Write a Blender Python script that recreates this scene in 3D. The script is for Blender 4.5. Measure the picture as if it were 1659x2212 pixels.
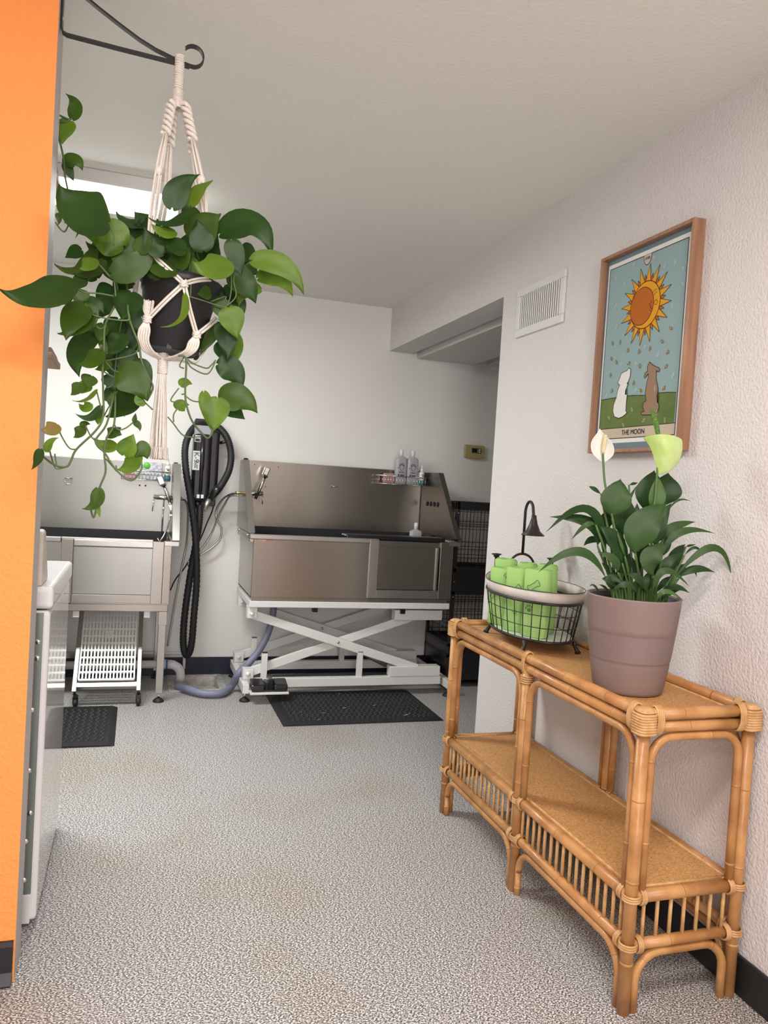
import bpy, bmesh, math, random
from mathutils import Vector, Matrix
PI = math.pi
for o in list(bpy.data.objects): bpy.data.objects.remove(o)
SC = bpy.context.scene; COL = SC.collection
# ---------------------------------------------------------------- camera
def cam_setup():
    yaw, pitch, roll = 0.311366214, -0.0345836282, 0.0623530991
    f = Vector((math.sin(yaw)*math.cos(pitch), math.cos(yaw)*math.cos(pitch), math.sin(pitch)))
    r = f.cross(Vector((0,0,1))).normalized(); u = r.cross(f)
    c, s = math.cos(roll), math.sin(roll)
    r2 = c*r+s*u; u2 = -s*r+c*u
    cd = bpy.data.cameras.new('camera'); co = bpy.data.objects.new('camera', cd); COL.objects.link(co)
    co.matrix_world = Matrix(((r2.x,u2.x,-f.x,0),(r2.y,u2.y,-f.y,0),(r2.z,u2.z,-f.z,1.3),(0,0,0,1)))
    cd.sensor_fit = 'VERTICAL'; cd.sensor_height = 36; cd.lens = 1663.106/2212*36
    cd.clip_start = .05; cd.clip_end = 60
    SC.camera = co
cam_setup()
# ---------------------------------------------------------------- world, light, exposure
W = bpy.data.worlds.new('world'); SC.world = W; W.use_nodes = True
W.node_tree.nodes['Background'].inputs[0].default_value = (.8,.85,.9,1)
W.node_tree.nodes['Background'].inputs[1].default_value = .15
def area(name, loc, rot, sx, sy, power, col):
    l = bpy.data.lights.new(name, 'AREA'); l.shape = 'RECTANGLE'; l.size = sx; l.size_y = sy; l.energy = power; l.color = col
    o = bpy.data.objects.new(name, l); COL.objects.link(o); o.location = loc; o.rotation_euler = rot; return o
area('tube_light', (-.5,3.56,2.405), (0,0,0), 1.2, .26, 32, (.97,1,.97))
area('added_ceiling_light', (.35,.5,2.47), (0,0,0), 1.2, .3, 24, (1,.92,.895))  # added out of view to light the room
area('added_ceiling_light', (-.6,-1.3,2.47), (0,0,0), 1.2, .6, 30, (1,.93,.90))  # second added light, unseen behind the camera
area('added_window_light', (-.35,-2.93,1.55), (math.radians(90),0,0), 1.1, 1.3, 40, (1,.955,.94))  # soft front fill, added with a made-up window behind the camera
SC.view_settings.view_transform = 'Standard'; SC.view_settings.look = 'None'
SC.view_settings.exposure = 0.64; SC.view_settings.gamma = 1; SC.view_settings.use_curve_mapping = False
# ---------------------------------------------------------------- materials
M = {}
def mat(name, col, rough=.5, metal=0, spec=.5, noise=None, bump=None, var=None, trans=0, alpha=1, emit=None, coat=0, sss=0):
    m = bpy.data.materials.new(name); m.use_nodes = True; nt = m.node_tree; b = nt.nodes['Principled BSDF']
    b.inputs['Base Color'].default_value = (*col,1); b.inputs['Roughness'].default_value = rough
    b.inputs['Metallic'].default_value = metal; b.inputs['Specular IOR Level'].default_value = spec
    b.inputs['Transmission Weight'].default_value = trans; b.inputs['Alpha'].default_value = alpha
    b.inputs['Coat Weight'].default_value = coat; b.inputs['Subsurface Weight'].default_value = sss
    if emit: b.inputs['Emission Color'].default_value = (*emit[:3],1); b.inputs['Emission Strength'].default_value = emit[3]
    tc = nt.nodes.new('ShaderNodeTexCoord')
    def mapped(sc):
        mp = nt.nodes.new('ShaderNodeMapping'); mp.inputs['Scale'].default_value = sc
        nt.links.new(tc.outputs['Object'], mp.inputs['Vector']); return mp
    if var:      # (scale xyz, colour2, contrast)
        mp = mapped(var[0]); n = nt.nodes.new('ShaderNodeTexNoise'); n.inputs['Scale'].default_value = 1; n.inputs['Detail'].default_value = 4
        nt.links.new(mp.outputs[0], n.inputs['Vector'])
        r = nt.nodes.new('ShaderNodeValToRGB'); c = var[2]
        r.color_ramp.elements[0].position = .5-c; r.color_ramp.elements[1].position = .5+c
        r.color_ramp.elements[0].color = (*var[1],1); r.color_ramp.elements[1].color = (*col,1)
        nt.links.new(n.outputs[0], r.inputs[0]); nt.links.new(r.outputs[0], b.inputs['Base Color'])
    if bump:     # (scale xyz, strength, distance)
        mp = mapped(bump[0]); n = nt.nodes.new('ShaderNodeTexNoise'); n.inputs['Scale'].default_value = 1; n.inputs['Detail'].default_value = 3
        nt.links.new(mp.outputs[0], n.inputs['Vector'])
        bp = nt.nodes.new('ShaderNodeBump'); bp.inputs['Strength'].default_value = bump[1]; bp.inputs['Distance'].default_value = bump[2]
        nt.links.new(n.outputs[0], bp.inputs['Height']); nt.links.new(bp.outputs[0], b.inputs['Normal'])
    M[name] = m; return m
W3 = lambda a: (a,a,a)
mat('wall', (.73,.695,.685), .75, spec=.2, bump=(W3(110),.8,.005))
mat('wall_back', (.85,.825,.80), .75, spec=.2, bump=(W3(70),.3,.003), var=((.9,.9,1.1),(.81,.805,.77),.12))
mat('ceiling', (.84,.82,.765), .8, spec=.15, bump=(W3(80),.5,.004))
mat('orange', (.93,.32,.085), .65, spec=.25, bump=(W3(95),.7,.005))
mat('jamb', (.50,.47,.46), .6, bump=(W3(40),.2,.002))
mat('baseboard', (.012,.012,.014), .45, bump=(W3(20),.1,.002))
mat('baseboard_blue', (.008,.012,.03), .4)
def floor_mat():
    m = bpy.data.materials.new('floor'); m.use_nodes = True; nt = m.node_tree; b = nt.nodes['Principled BSDF']
    tc = nt.nodes.new('ShaderNodeTexCoord')
    mp = nt.nodes.new('ShaderNodeMapping'); mp.inputs['Rotation'].default_value = (0,0,.5); mp.inputs['Scale'].default_value = (1,1.5,1); nt.links.new(tc.outputs['Object'], mp.inputs[0])
    n = nt.nodes.new('ShaderNodeTexNoise'); n.inputs['Scale'].default_value = 185; n.inputs['Detail'].default_value = 3; n.inputs['Roughness'].default_value = .6
    nt.links.new(mp.outputs[0], n.inputs['Vector'])
    r = nt.nodes.new('ShaderNodeValToRGB'); e = r.color_ramp.elements
    e[0].position = .38; e[0].color = (.04,.036,.035,1); e[1].position = .60; e[1].color = (.90,.875,.86,1)
    x = e.new(.44); x.color = (.13,.12,.118,1); x = e.new(.51); x.color = (.34,.325,.32,1)
    nt.links.new(n.outputs[0], r.inputs[0])
    n2 = nt.nodes.new('ShaderNodeTexNoise'); n2.inputs['Scale'].default_value = 1.6; nt.links.new(tc.outputs['Object'], n2.inputs['Vector'])
    r2 = nt.nodes.new('ShaderNodeValToRGB'); r2.color_ramp.elements[0].position=.35; r2.color_ramp.elements[0].color=(.93,.88,.78,1); r2.color_ramp.elements[1].position=.5; r2.color_ramp.elements[1].color=(1,1,1,1)
    nt.links.new(n2.outputs[0], r2.inputs[0])
    mx = nt.nodes.new('ShaderNodeMixRGB'); mx.blend_type = 'MULTIPLY'; mx.inputs[0].default_value = .8
    nt.links.new(r.outputs[0], mx.inputs[1]); nt.links.new(r2.outputs[0], mx.inputs[2]); nt.links.new(mx.outputs[0], b.inputs['Base Color'])
    b.inputs['Roughness'].default_value = .42; b.inputs['Specular IOR Level'].default_value = .35
    M['floor'] = m
floor_mat()
def steel(name, col, rough):
    m = mat(name, col, rough, 1); nt = m.node_tree; b = nt.nodes['Principled BSDF']
    tc = nt.nodes.new('ShaderNodeTexCoord'); mp = nt.nodes.new('ShaderNodeMapping'); mp.inputs['Scale'].default_value = (3,3,260)
    n = nt.nodes.new('ShaderNodeTexNoise'); n.inputs['Scale'].default_value = 1; nt.links.new(tc.outputs['Object'], mp.inputs[0]); nt.links.new(mp.outputs[0], n.inputs['Vector'])
    mr = nt.nodes.new('ShaderNodeMapRange'); mr.inputs[3].default_value = rough-.01; mr.inputs[4].default_value = rough+.05
    nt.links.new(n.outputs[0], mr.inputs[0]); nt.links.new(mr.outputs[0], b.inputs['Roughness'])
    mp2 = nt.nodes.new('ShaderNodeMapping'); mp2.inputs['Scale'].default_value = (1.6,1.6,.8); n2 = nt.nodes.new('ShaderNodeTexNoise'); n2.inputs['Scale'].default_value = 1
    nt.links.new(tc.outputs['Object'], mp2.inputs[0]); nt.links.new(mp2.outputs[0], n2.inputs['Vector'])
    bp = nt.nodes.new('ShaderNodeBump'); bp.inputs['Strength'].default_value = .35; bp.inputs['Distance'].default_value = .02
    nt.links.new(n2.outputs[0], bp.inputs['Height']); nt.links.new(bp.outputs[0], b.inputs['Normal'])
steel('steel', (.40,.37,.335), .24)
steel('steel_bright', (.52,.50,.475), .3)
steel('steel_mid', (.40,.375,.35), .32)
steel('steel_pale', (.40,.40,.375), .34)
mat('chrome', (.75,.74,.72), .14, 1)
mat('brass', (.7,.45,.2), .3, 1)
mat('black_rubber', (.012,.012,.014), .6, bump=(W3(60),.2,.002))
mat('black_plastic', (.010,.010,.012), .28, coat=.3)
mat('black_metal', (.018,.016,.016), .4)
mat('dark_bronze', (.030,.022,.020), .42, .3)
mat('white_paint', (.74,.73,.71), .35)
mat('white_plastic', (.78,.77,.75), .4)
mat('washer_white', (.80,.79,.80), .12, coat=.6)
mat('galvanised', (.30,.34,.32), .4, .7)
mat('grey_hose', (.20,.21,.30), .45)
mat('pvc', (.60,.59,.60), .35)
mat('pvc_blue', (.03,.12,.4), .4)
mat('porcelain', (.62,.60,.56), .3, var=(W3(30),(.35,.33,.30),.15))
mat('rattan', (.55,.275,.095), .42, var=((14,14,14),(.38,.165,.05),.14), bump=((60,60,60),.15,.002), coat=.15)
mat('rattan_pale', (.62,.37,.165), .5, var=((40,40,40),(.48,.25,.09),.15))
def weave_mat():
    m = mat('weave', (.56,.29,.10), .6); nt = m.node_tree; b = nt.nodes['Principled BSDF']
    tc = nt.nodes.new('ShaderNodeTexCoord')
    mp = nt.nodes.new('ShaderNodeMapping'); mp.inputs['Scale'].default_value = (150,420,1); nt.links.new(tc.outputs['Object'], mp.inputs[0])
    n = nt.nodes.new('ShaderNodeTexNoise'); n.inputs['Scale'].default_value = 1; n.inputs['Detail'].default_value = 2; nt.links.new(mp.outputs[0], n.inputs['Vector'])
    r = nt.nodes.new('ShaderNodeValToRGB'); e = r.color_ramp.elements; e[0].position=.28; e[0].color=(.26,.105,.03,1); e[1].position=.68; e[1].color=(.66,.38,.15,1)
    x = e.new(.46); x.color = (.52,.26,.085,1)
    nt.links.new(n.outputs[0], r.inputs[0]); nt.links.new(r.outputs[0], b.inputs['Base Color'])
    bp = nt.nodes.new('ShaderNodeBump'); bp.inputs['Strength'].default_value=.6; bp.inputs['Distance'].default_value=.002
    nt.links.new(n.outputs[0], bp.inputs['Height']); nt.links.new(bp.outputs[0], b.inputs['Normal'])
weave_mat()
mat('oak', (.40,.215,.125), .5, var=((60,60,5),(.27,.13,.07),.2))
mat('shelf_wood', (.42,.27,.18), .6, var=((50,50,8),(.33,.20,.12),.2))
mat('cream_band', (.66,.60,.54), .55, var=(W3(25),(.58,.53,.47),.1))
mat('basket_floor', (.72,.73,.68), .4)
mat('towel_green', (.37,.60,.20), .9, spec=.1, bump=(W3(350),.5,.002))
mat('towel_print', (.10,.27,.07), .9)
mat('planter', (.235,.165,.150), .5)
mat('soil', (.02,.014,.01), .9, bump=(W3(60),.8,.01))
mat('pot_black', (.016,.016,.018), .5)
mat('cotton', (.82,.76,.69), .9, spec=.1, bump=(W3(300),.7,.003))
def leaf_mat(name, c1, c2, rough=.40, scale=14, veins=None):
    m = mat(name, c1, rough, spec=.32, var=(W3(scale),c2,.18)); b = m.node_tree.nodes['Principled BSDF']
    b.inputs['Transmission Weight'].default_value = 0
    nt = m.node_tree; tr = nt.nodes.new('ShaderNodeBsdfTranslucent'); mx = nt.nodes.new('ShaderNodeMixShader'); mx.inputs[0].default_value = .22
    tr.inputs[0].default_value = (c1[0]*1.6,c1[1]*1.5,c1[2],1)
    out = nt.nodes['Material Output']; nt.links.new(b.outputs[0], mx.inputs[1]); nt.links.new(tr.outputs[0], mx.inputs[2]); nt.links.new(mx.outputs[0], out.inputs[0])
leaf_mat('leaf_dark', (.013,.046,.006), (.024,.068,.008))
leaf_mat('leaf_mid', (.048,.098,.009), (.030,.072,.007))
leaf_mat('leaf_light', (.12,.21,.018), (.075,.15,.012))
leaf_mat('leaf_varieg', (.050,.13,.010), (.17,.27,.025), scale=26)
leaf_mat('leaf_red', (.20,.15,.04), (.13,.13,.02))
leaf_mat('lily_dark', (.016,.050,.012), (.026,.070,.016), .42)
leaf_mat('lily_mid', (.045,.10,.024), (.030,.075,.018), .45)
leaf_mat('lily_light', (.085,.17,.045), (.055,.125,.03), .4)
mat('vine', (.10,.17,.045), .45, var=(W3(12),(.06,.09,.03),.2))
mat('lily_stem', (.075,.15,.035), .4)
mat('petal_white', (.80,.77,.70), .55, sss=.1)
mat('petal_green', (.36,.55,.09), .5, var=(W3(22),(.62,.72,.36),.25))
mat('spadix_cream', (.78,.68,.42), .7, bump=(W3(400),1,.004))
mat('spadix_green', (.07,.17,.02), .6, bump=(W3(300),1,.005), var=(W3(260),(.16,.30,.05),.1))
mat('p_blue', (.27,.385,.39), .5, spec=.12); mat('p_white', (.74,.74,.72), .5); mat('p_mat', (.14,.20,.24), .6)
mat('p_gold', (.72,.32,.012), .5, spec=.12); mat('p_orange', (.46,.12,.008), .5, spec=.12); mat('p_green', (.10,.15,.035), .5, spec=.12, var=(W3(16),(.15,.20,.06),.2))
mat('p_ink', (.012,.010,.010), .6, spec=.12); mat('p_tan', (.55,.46,.36), .5, spec=.12); mat('p_dog', (.30,.19,.12), .5, spec=.12); mat('p_paw', (.72,.70,.66), .5)
mat('thermo', (.42,.34,.14), .45); mat('screen', (.01,.012,.015), .15)
mat('sticker', (.62,.62,.62), .4); mat('clear_grey', (.34,.36,.40), .25)
mat('bottle_clear', (.55,.55,.57), .3, trans=.25); mat('purple_ink', (.055,.03,.20), .5); mat('teal_liquid', (.01,.20,.24), .25)
mat('red_ink', (.6,.04,.05), .5); mat('orange_ink', (.8,.35,.05), .5); mat('pink_pack', (.50,.26,.27), .35); mat('green_cap', (.12,.5,.05), .4)
mat('pouch', (.62,.62,.66), .35, var=(W3(70),(.35,.36,.42),.1))
mat('light_panel', (1,1,1), .5, emit=(.97,1,.98,9))
mat('added_window_glow', (.8,.8,.8), .5, emit=(.9,.95,1,2.5))  # glow for the window added behind the camera
mat('vent_dark', (.13,.10,.09), .8)
mat('duct', (.62,.61,.58), .6)
# ---------------------------------------------------------------- mesh helpers
ORG = {}
class MB:
    def __init__(s): s.v=[]; s.f=[]; s.mi=[]; s.sm=[]; s.cur=0; s.smooth=False
    def add(s, vs, fs, smooth=None):
        n=len(s.v); s.v += [tuple(map(float,p)) for p in vs]
        for f in fs: s.f.append([i+n for i in f]); s.mi.append(s.cur); s.sm.append(s.smooth if smooth is None else smooth)
        return s
    def box(s, a, b):
        x0,y0,z0 = [min(p,q) for p,q in zip(a,b)]; x1,y1,z1 = [max(p,q) for p,q in zip(a,b)]
        return s.add([(x0,y0,z0),(x1,y0,z0),(x1,y1,z0),(x0,y1,z0),(x0,y0,z1),(x1,y0,z1),(x1,y1,z1),(x0,y1,z1)],
            [(0,3,2,1),(4,5,6,7),(0,1,5,4),(1,2,6,5),(2,3,7,6),(3,0,4,7)], False)
    def obox(s, p, q, w, h, up=(0,0,1)):
        # bar of section w x h from p to q
        p=Vector(p); q=Vector(q); t=(q-p).normalized(); up=Vector(up); sd=t.cross(up)
        if sd.length<1e-4: sd=t.cross(Vector((1,0,0)))
        sd.normalize(); u=sd.cross(t)
        vs=[]
        for c in (p,q):
            for a,b in ((-1,-1),(1,-1),(1,1),(-1,1)): vs.append(c+sd*a*w/2+u*b*h/2)
        return s.add(vs,[(0,3,2,1),(4,5,6,7),(0,1,5,4),(1,2,6,5),(2,3,7,6),(3,0,4,7)],False)
    def tube(s, pts, r, n=8, cap=True, closed=False):
        pts=[Vector(p) for p in pts]; m=len(pts)
        rs = r if isinstance(r,(list,tuple)) else [r]*m
        nrm=None; rings=[]
        for i,p in enumerate(pts):
            if closed: t=(pts[(i+1)%m]-pts[i-1])
            else: t=(pts[min(i+1,m-1)]-pts[max(i-1,0)])
            if t.length<1e-9: t=Vector((0,0,1))
            t.normalize()
            if nrm is None:
                nrm = t.cross(Vector((0,0,1)))
                if nrm.length<.1: nrm=t.cross(Vector((1,0,0)))
            nrm = (nrm - t*nrm.dot(t)).normalized(); b=t.cross(nrm)
            rings.append([p+(nrm*math.cos(2*PI*k/n)+b*math.sin(2*PI*k/n))*rs[i] for k in range(n)])
        fs=[]
        for i in range(m if closed else m-1):
            j=(i+1)%m
            for k in range(n): fs.append((i*n+k,i*n+(k+1)%n,j*n+(k+1)%n,j*n+k))
        if cap and not closed: fs.append(tuple(range(n-1,-1,-1))); fs.append(tuple((m-1)*n+k for k in range(n)))
        return s.add([v for g in rings for v in g],fs,True)
    def lathe(s, prof, c=(0,0,0), n=32, axis='z', sx=1, sy=1):
        vs=[]; m=len(prof)
        for r,z in prof:
            for k in range(n):
                a=2*PI*k/n; x,y=r*math.cos(a)*sx, r*math.sin(a)*sy
                p=(x,y,z) if axis=='z' else ((z,x,y) if axis=='x' else (x,z,y))
                vs.append((c[0]+p[0],c[1]+p[1],c[2]+p[2]))
        fs=[(i*n+k,i*n+(k+1)%n,(i+1)*n+(k+1)%n,(i+1)*n+k) for i in range(m-1) for k in range(n)]
        return s.add(vs,fs,True)
    def prism(s, poly, ax, a, b):
        # polygon (2D) extruded along axis ax from a to b
        def P(u,v,w): return {'x':(w,u,v),'y':(u,w,v),'z':(u,v,w)}[ax]
        n=len(poly); vs=[P(u,v,a) for u,v in poly]+[P(u,v,b) for u,v in poly]
        return s.add(vs,[tuple(range(n-1,-1,-1)),tuple(range(n,2*n))]+[(i,(i+1)%n,n+(i+1)%n,n+i) for i in range(n)],False)
    def build(s, name, mats, parent=None, bevel=0, seg=2, solid=0, subd=0, label=None):
        if not isinstance(mats,(list,tuple)): mats=[mats]
        o0 = ORG.get(parent.name,Vector((0,0,0))) if parent else Vector((0,0,0))
        me=bpy.data.meshes.new(name); me.from_pydata([(x-o0.x,y-o0.y,z-o0.z) for x,y,z in s.v],[],s.f)
        for m in mats: me.materials.append(M[m])
        for p,mi,sm in zip(me.polygons,s.mi,s.sm): p.material_index=mi; p.use_smooth=sm
        bm=bmesh.new(); bm.from_mesh(me); bmesh.ops.recalc_face_normals(bm, faces=bm.faces); bm.to_mesh(me); bm.free()
        o=bpy.data.objects.new(name,me); COL.objects.link(o)
        ORG[o.name]=o0.copy()
        if parent: o.parent=parent
        if solid: k=o.modifiers.new('s','SOLIDIFY'); k.thickness=solid; k.offset=0
        if bevel: k=o.modifiers.new('b','BEVEL'); k.width=bevel; k.segments=seg; k.limit_method='ANGLE'; k.angle_limit=.6
        if subd: k=o.modifiers.new('u','SUBSURF'); k.levels=subd; k.render_levels=subd
        if label: o['label']=label
        return o
def thing(name, label, cat, loc=(0,0,0), group=None):
    o=bpy.data.objects.new(name,None); COL.objects.link(o); o.location=loc; o.empty_display_size=.05
    ORG[o.name]=Vector(loc); o['label']=label; o['category']=cat
    if group: o['group']=group
    return o
def tag(o,label,cat,group=None):
    o['label']=label; o['category']=cat
    if group: o['group']=group
    return o
def struct(o): o['kind']='structure'; return o
def spline(pts, k=4):
    P=[Vector(p) for p in pts]; out=[]
    for i in range(len(P)-1):
        a=P[max(i-1,0)]; b=P[i]; c=P[i+1]; d=P[min(i+2,len(P)-1)]
        for j in range(k):
            t=j/k; out.append(.5*((2*b)+(c-a)*t+(2*a-5*b+4*c-d)*t*t+(3*b-a-3*c+d)*t**3))
    out.append(P[-1]); return out
def text(s, name, m, parent, size, mtx, ext=.0006, align='CENTER', font_scale=1):
    c=bpy.data.curves.new(name,'FONT'); c.body=s; c.size=size; c.extrude=ext; c.align_x=align; c.align_y='CENTER'; c.space_character=font_scale
    t=bpy.data.objects.new('tmp_text',c); COL.objects.link(t); bpy.context.view_layer.update()
    me=bpy.data.meshes.new_from_object(t.evaluated_get(bpy.context.evaluated_depsgraph_get())); bpy.data.objects.remove(t)
    o0=ORG.get(parent.name,Vector((0,0,0)))
    me.transform(Matrix.Translation(-o0)@mtx); me.materials.clear(); me.materials.append(M[m]); me.name=name
    o=bpy.data.objects.new(name,me); COL.objects.link(o); o.parent=parent; ORG[o.name]=o0.copy(); return o
def face_mtx(loc, right, up):
    r=Vector(right).normalized(); u=Vector(up).normalized(); n=r.cross(u)
    return Matrix(((r.x,u.x,n.x,loc[0]),(r.y,u.y,n.y,loc[1]),(r.z,u.z,n.z,loc[2]),(0,0,0,1)))
CAMP = Vector((0,0,1.3)); WK = 1.0
def leaf(mb, L, heart=True, mats=None, nl=9, wave=0.0):
    b=Vector(L[0:3]); m=Vector(L[3:6]); t=Vector(L[6:9]); w=L[9]; roll=L[10]; mb.cur=int(L[11]) if mats is None else mats
    # quadratic midrib through m
    c=2*m-(b+t)/2
    prof = [(0,.10),(.05,.62),(.13,.88),(.25,1),(.4,.93),(.55,.77),(.7,.54),(.83,.30),(.93,.11),(1,0)] if heart else [(0,.05),(.08,.30),(.2,.66),(.34,.93),(.46,1),(.6,.90),(.74,.66),(.86,.38),(.95,.13),(1,0)]
    rows=[]; seed=random.random()*9
    for i,(s_,wd) in enumerate(prof):
        p=(1-s_)**2*b+2*s_*(1-s_)*c+s_*s_*t
        T=(2*(1-s_)*(c-b)+2*s_*(t-c)).normalized()
        V=(Vector((-.35,-.75,.45)) if not heart else Vector((-.15,-.85,.35))).normalized()
        sd=T.cross(V)
        if sd.length<.15: sd=T.cross(Vector((0,0,1)))
        sd.normalize(); sd=Matrix.Rotation(math.radians(roll),3,T)@sd
        N=sd.cross(T).normalized()
        if N.dot(CAMP-p)<0: N=-N
        row=[]
        for k,u in enumerate((-1,-.55,0,.55,1)):
            back = (-.10*abs(u)**1.5*(t-b).length*(1-s_)**6) if heart else 0
            ht = .16*abs(u)*w*wd + (math.sin(s_*15+seed+u*2)*.035*w*abs(u) if wd>.2 else 0) - (.10*w*(u*u) )
            if wave: ht += wave*math.sin(s_*26+seed)*abs(u)**2*w
            row.append(p+sd*u*w*WK/2*wd+N*ht+T*back)
        rows.append(row)
    vs=[v for r in rows for v in r]; fs=[]
    for i in range(len(rows)-1):
        for k in range(4): a=i*5+k; fs.append((a,a+1,a+6,a+5))
    mb.add(vs,fs,True)
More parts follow.
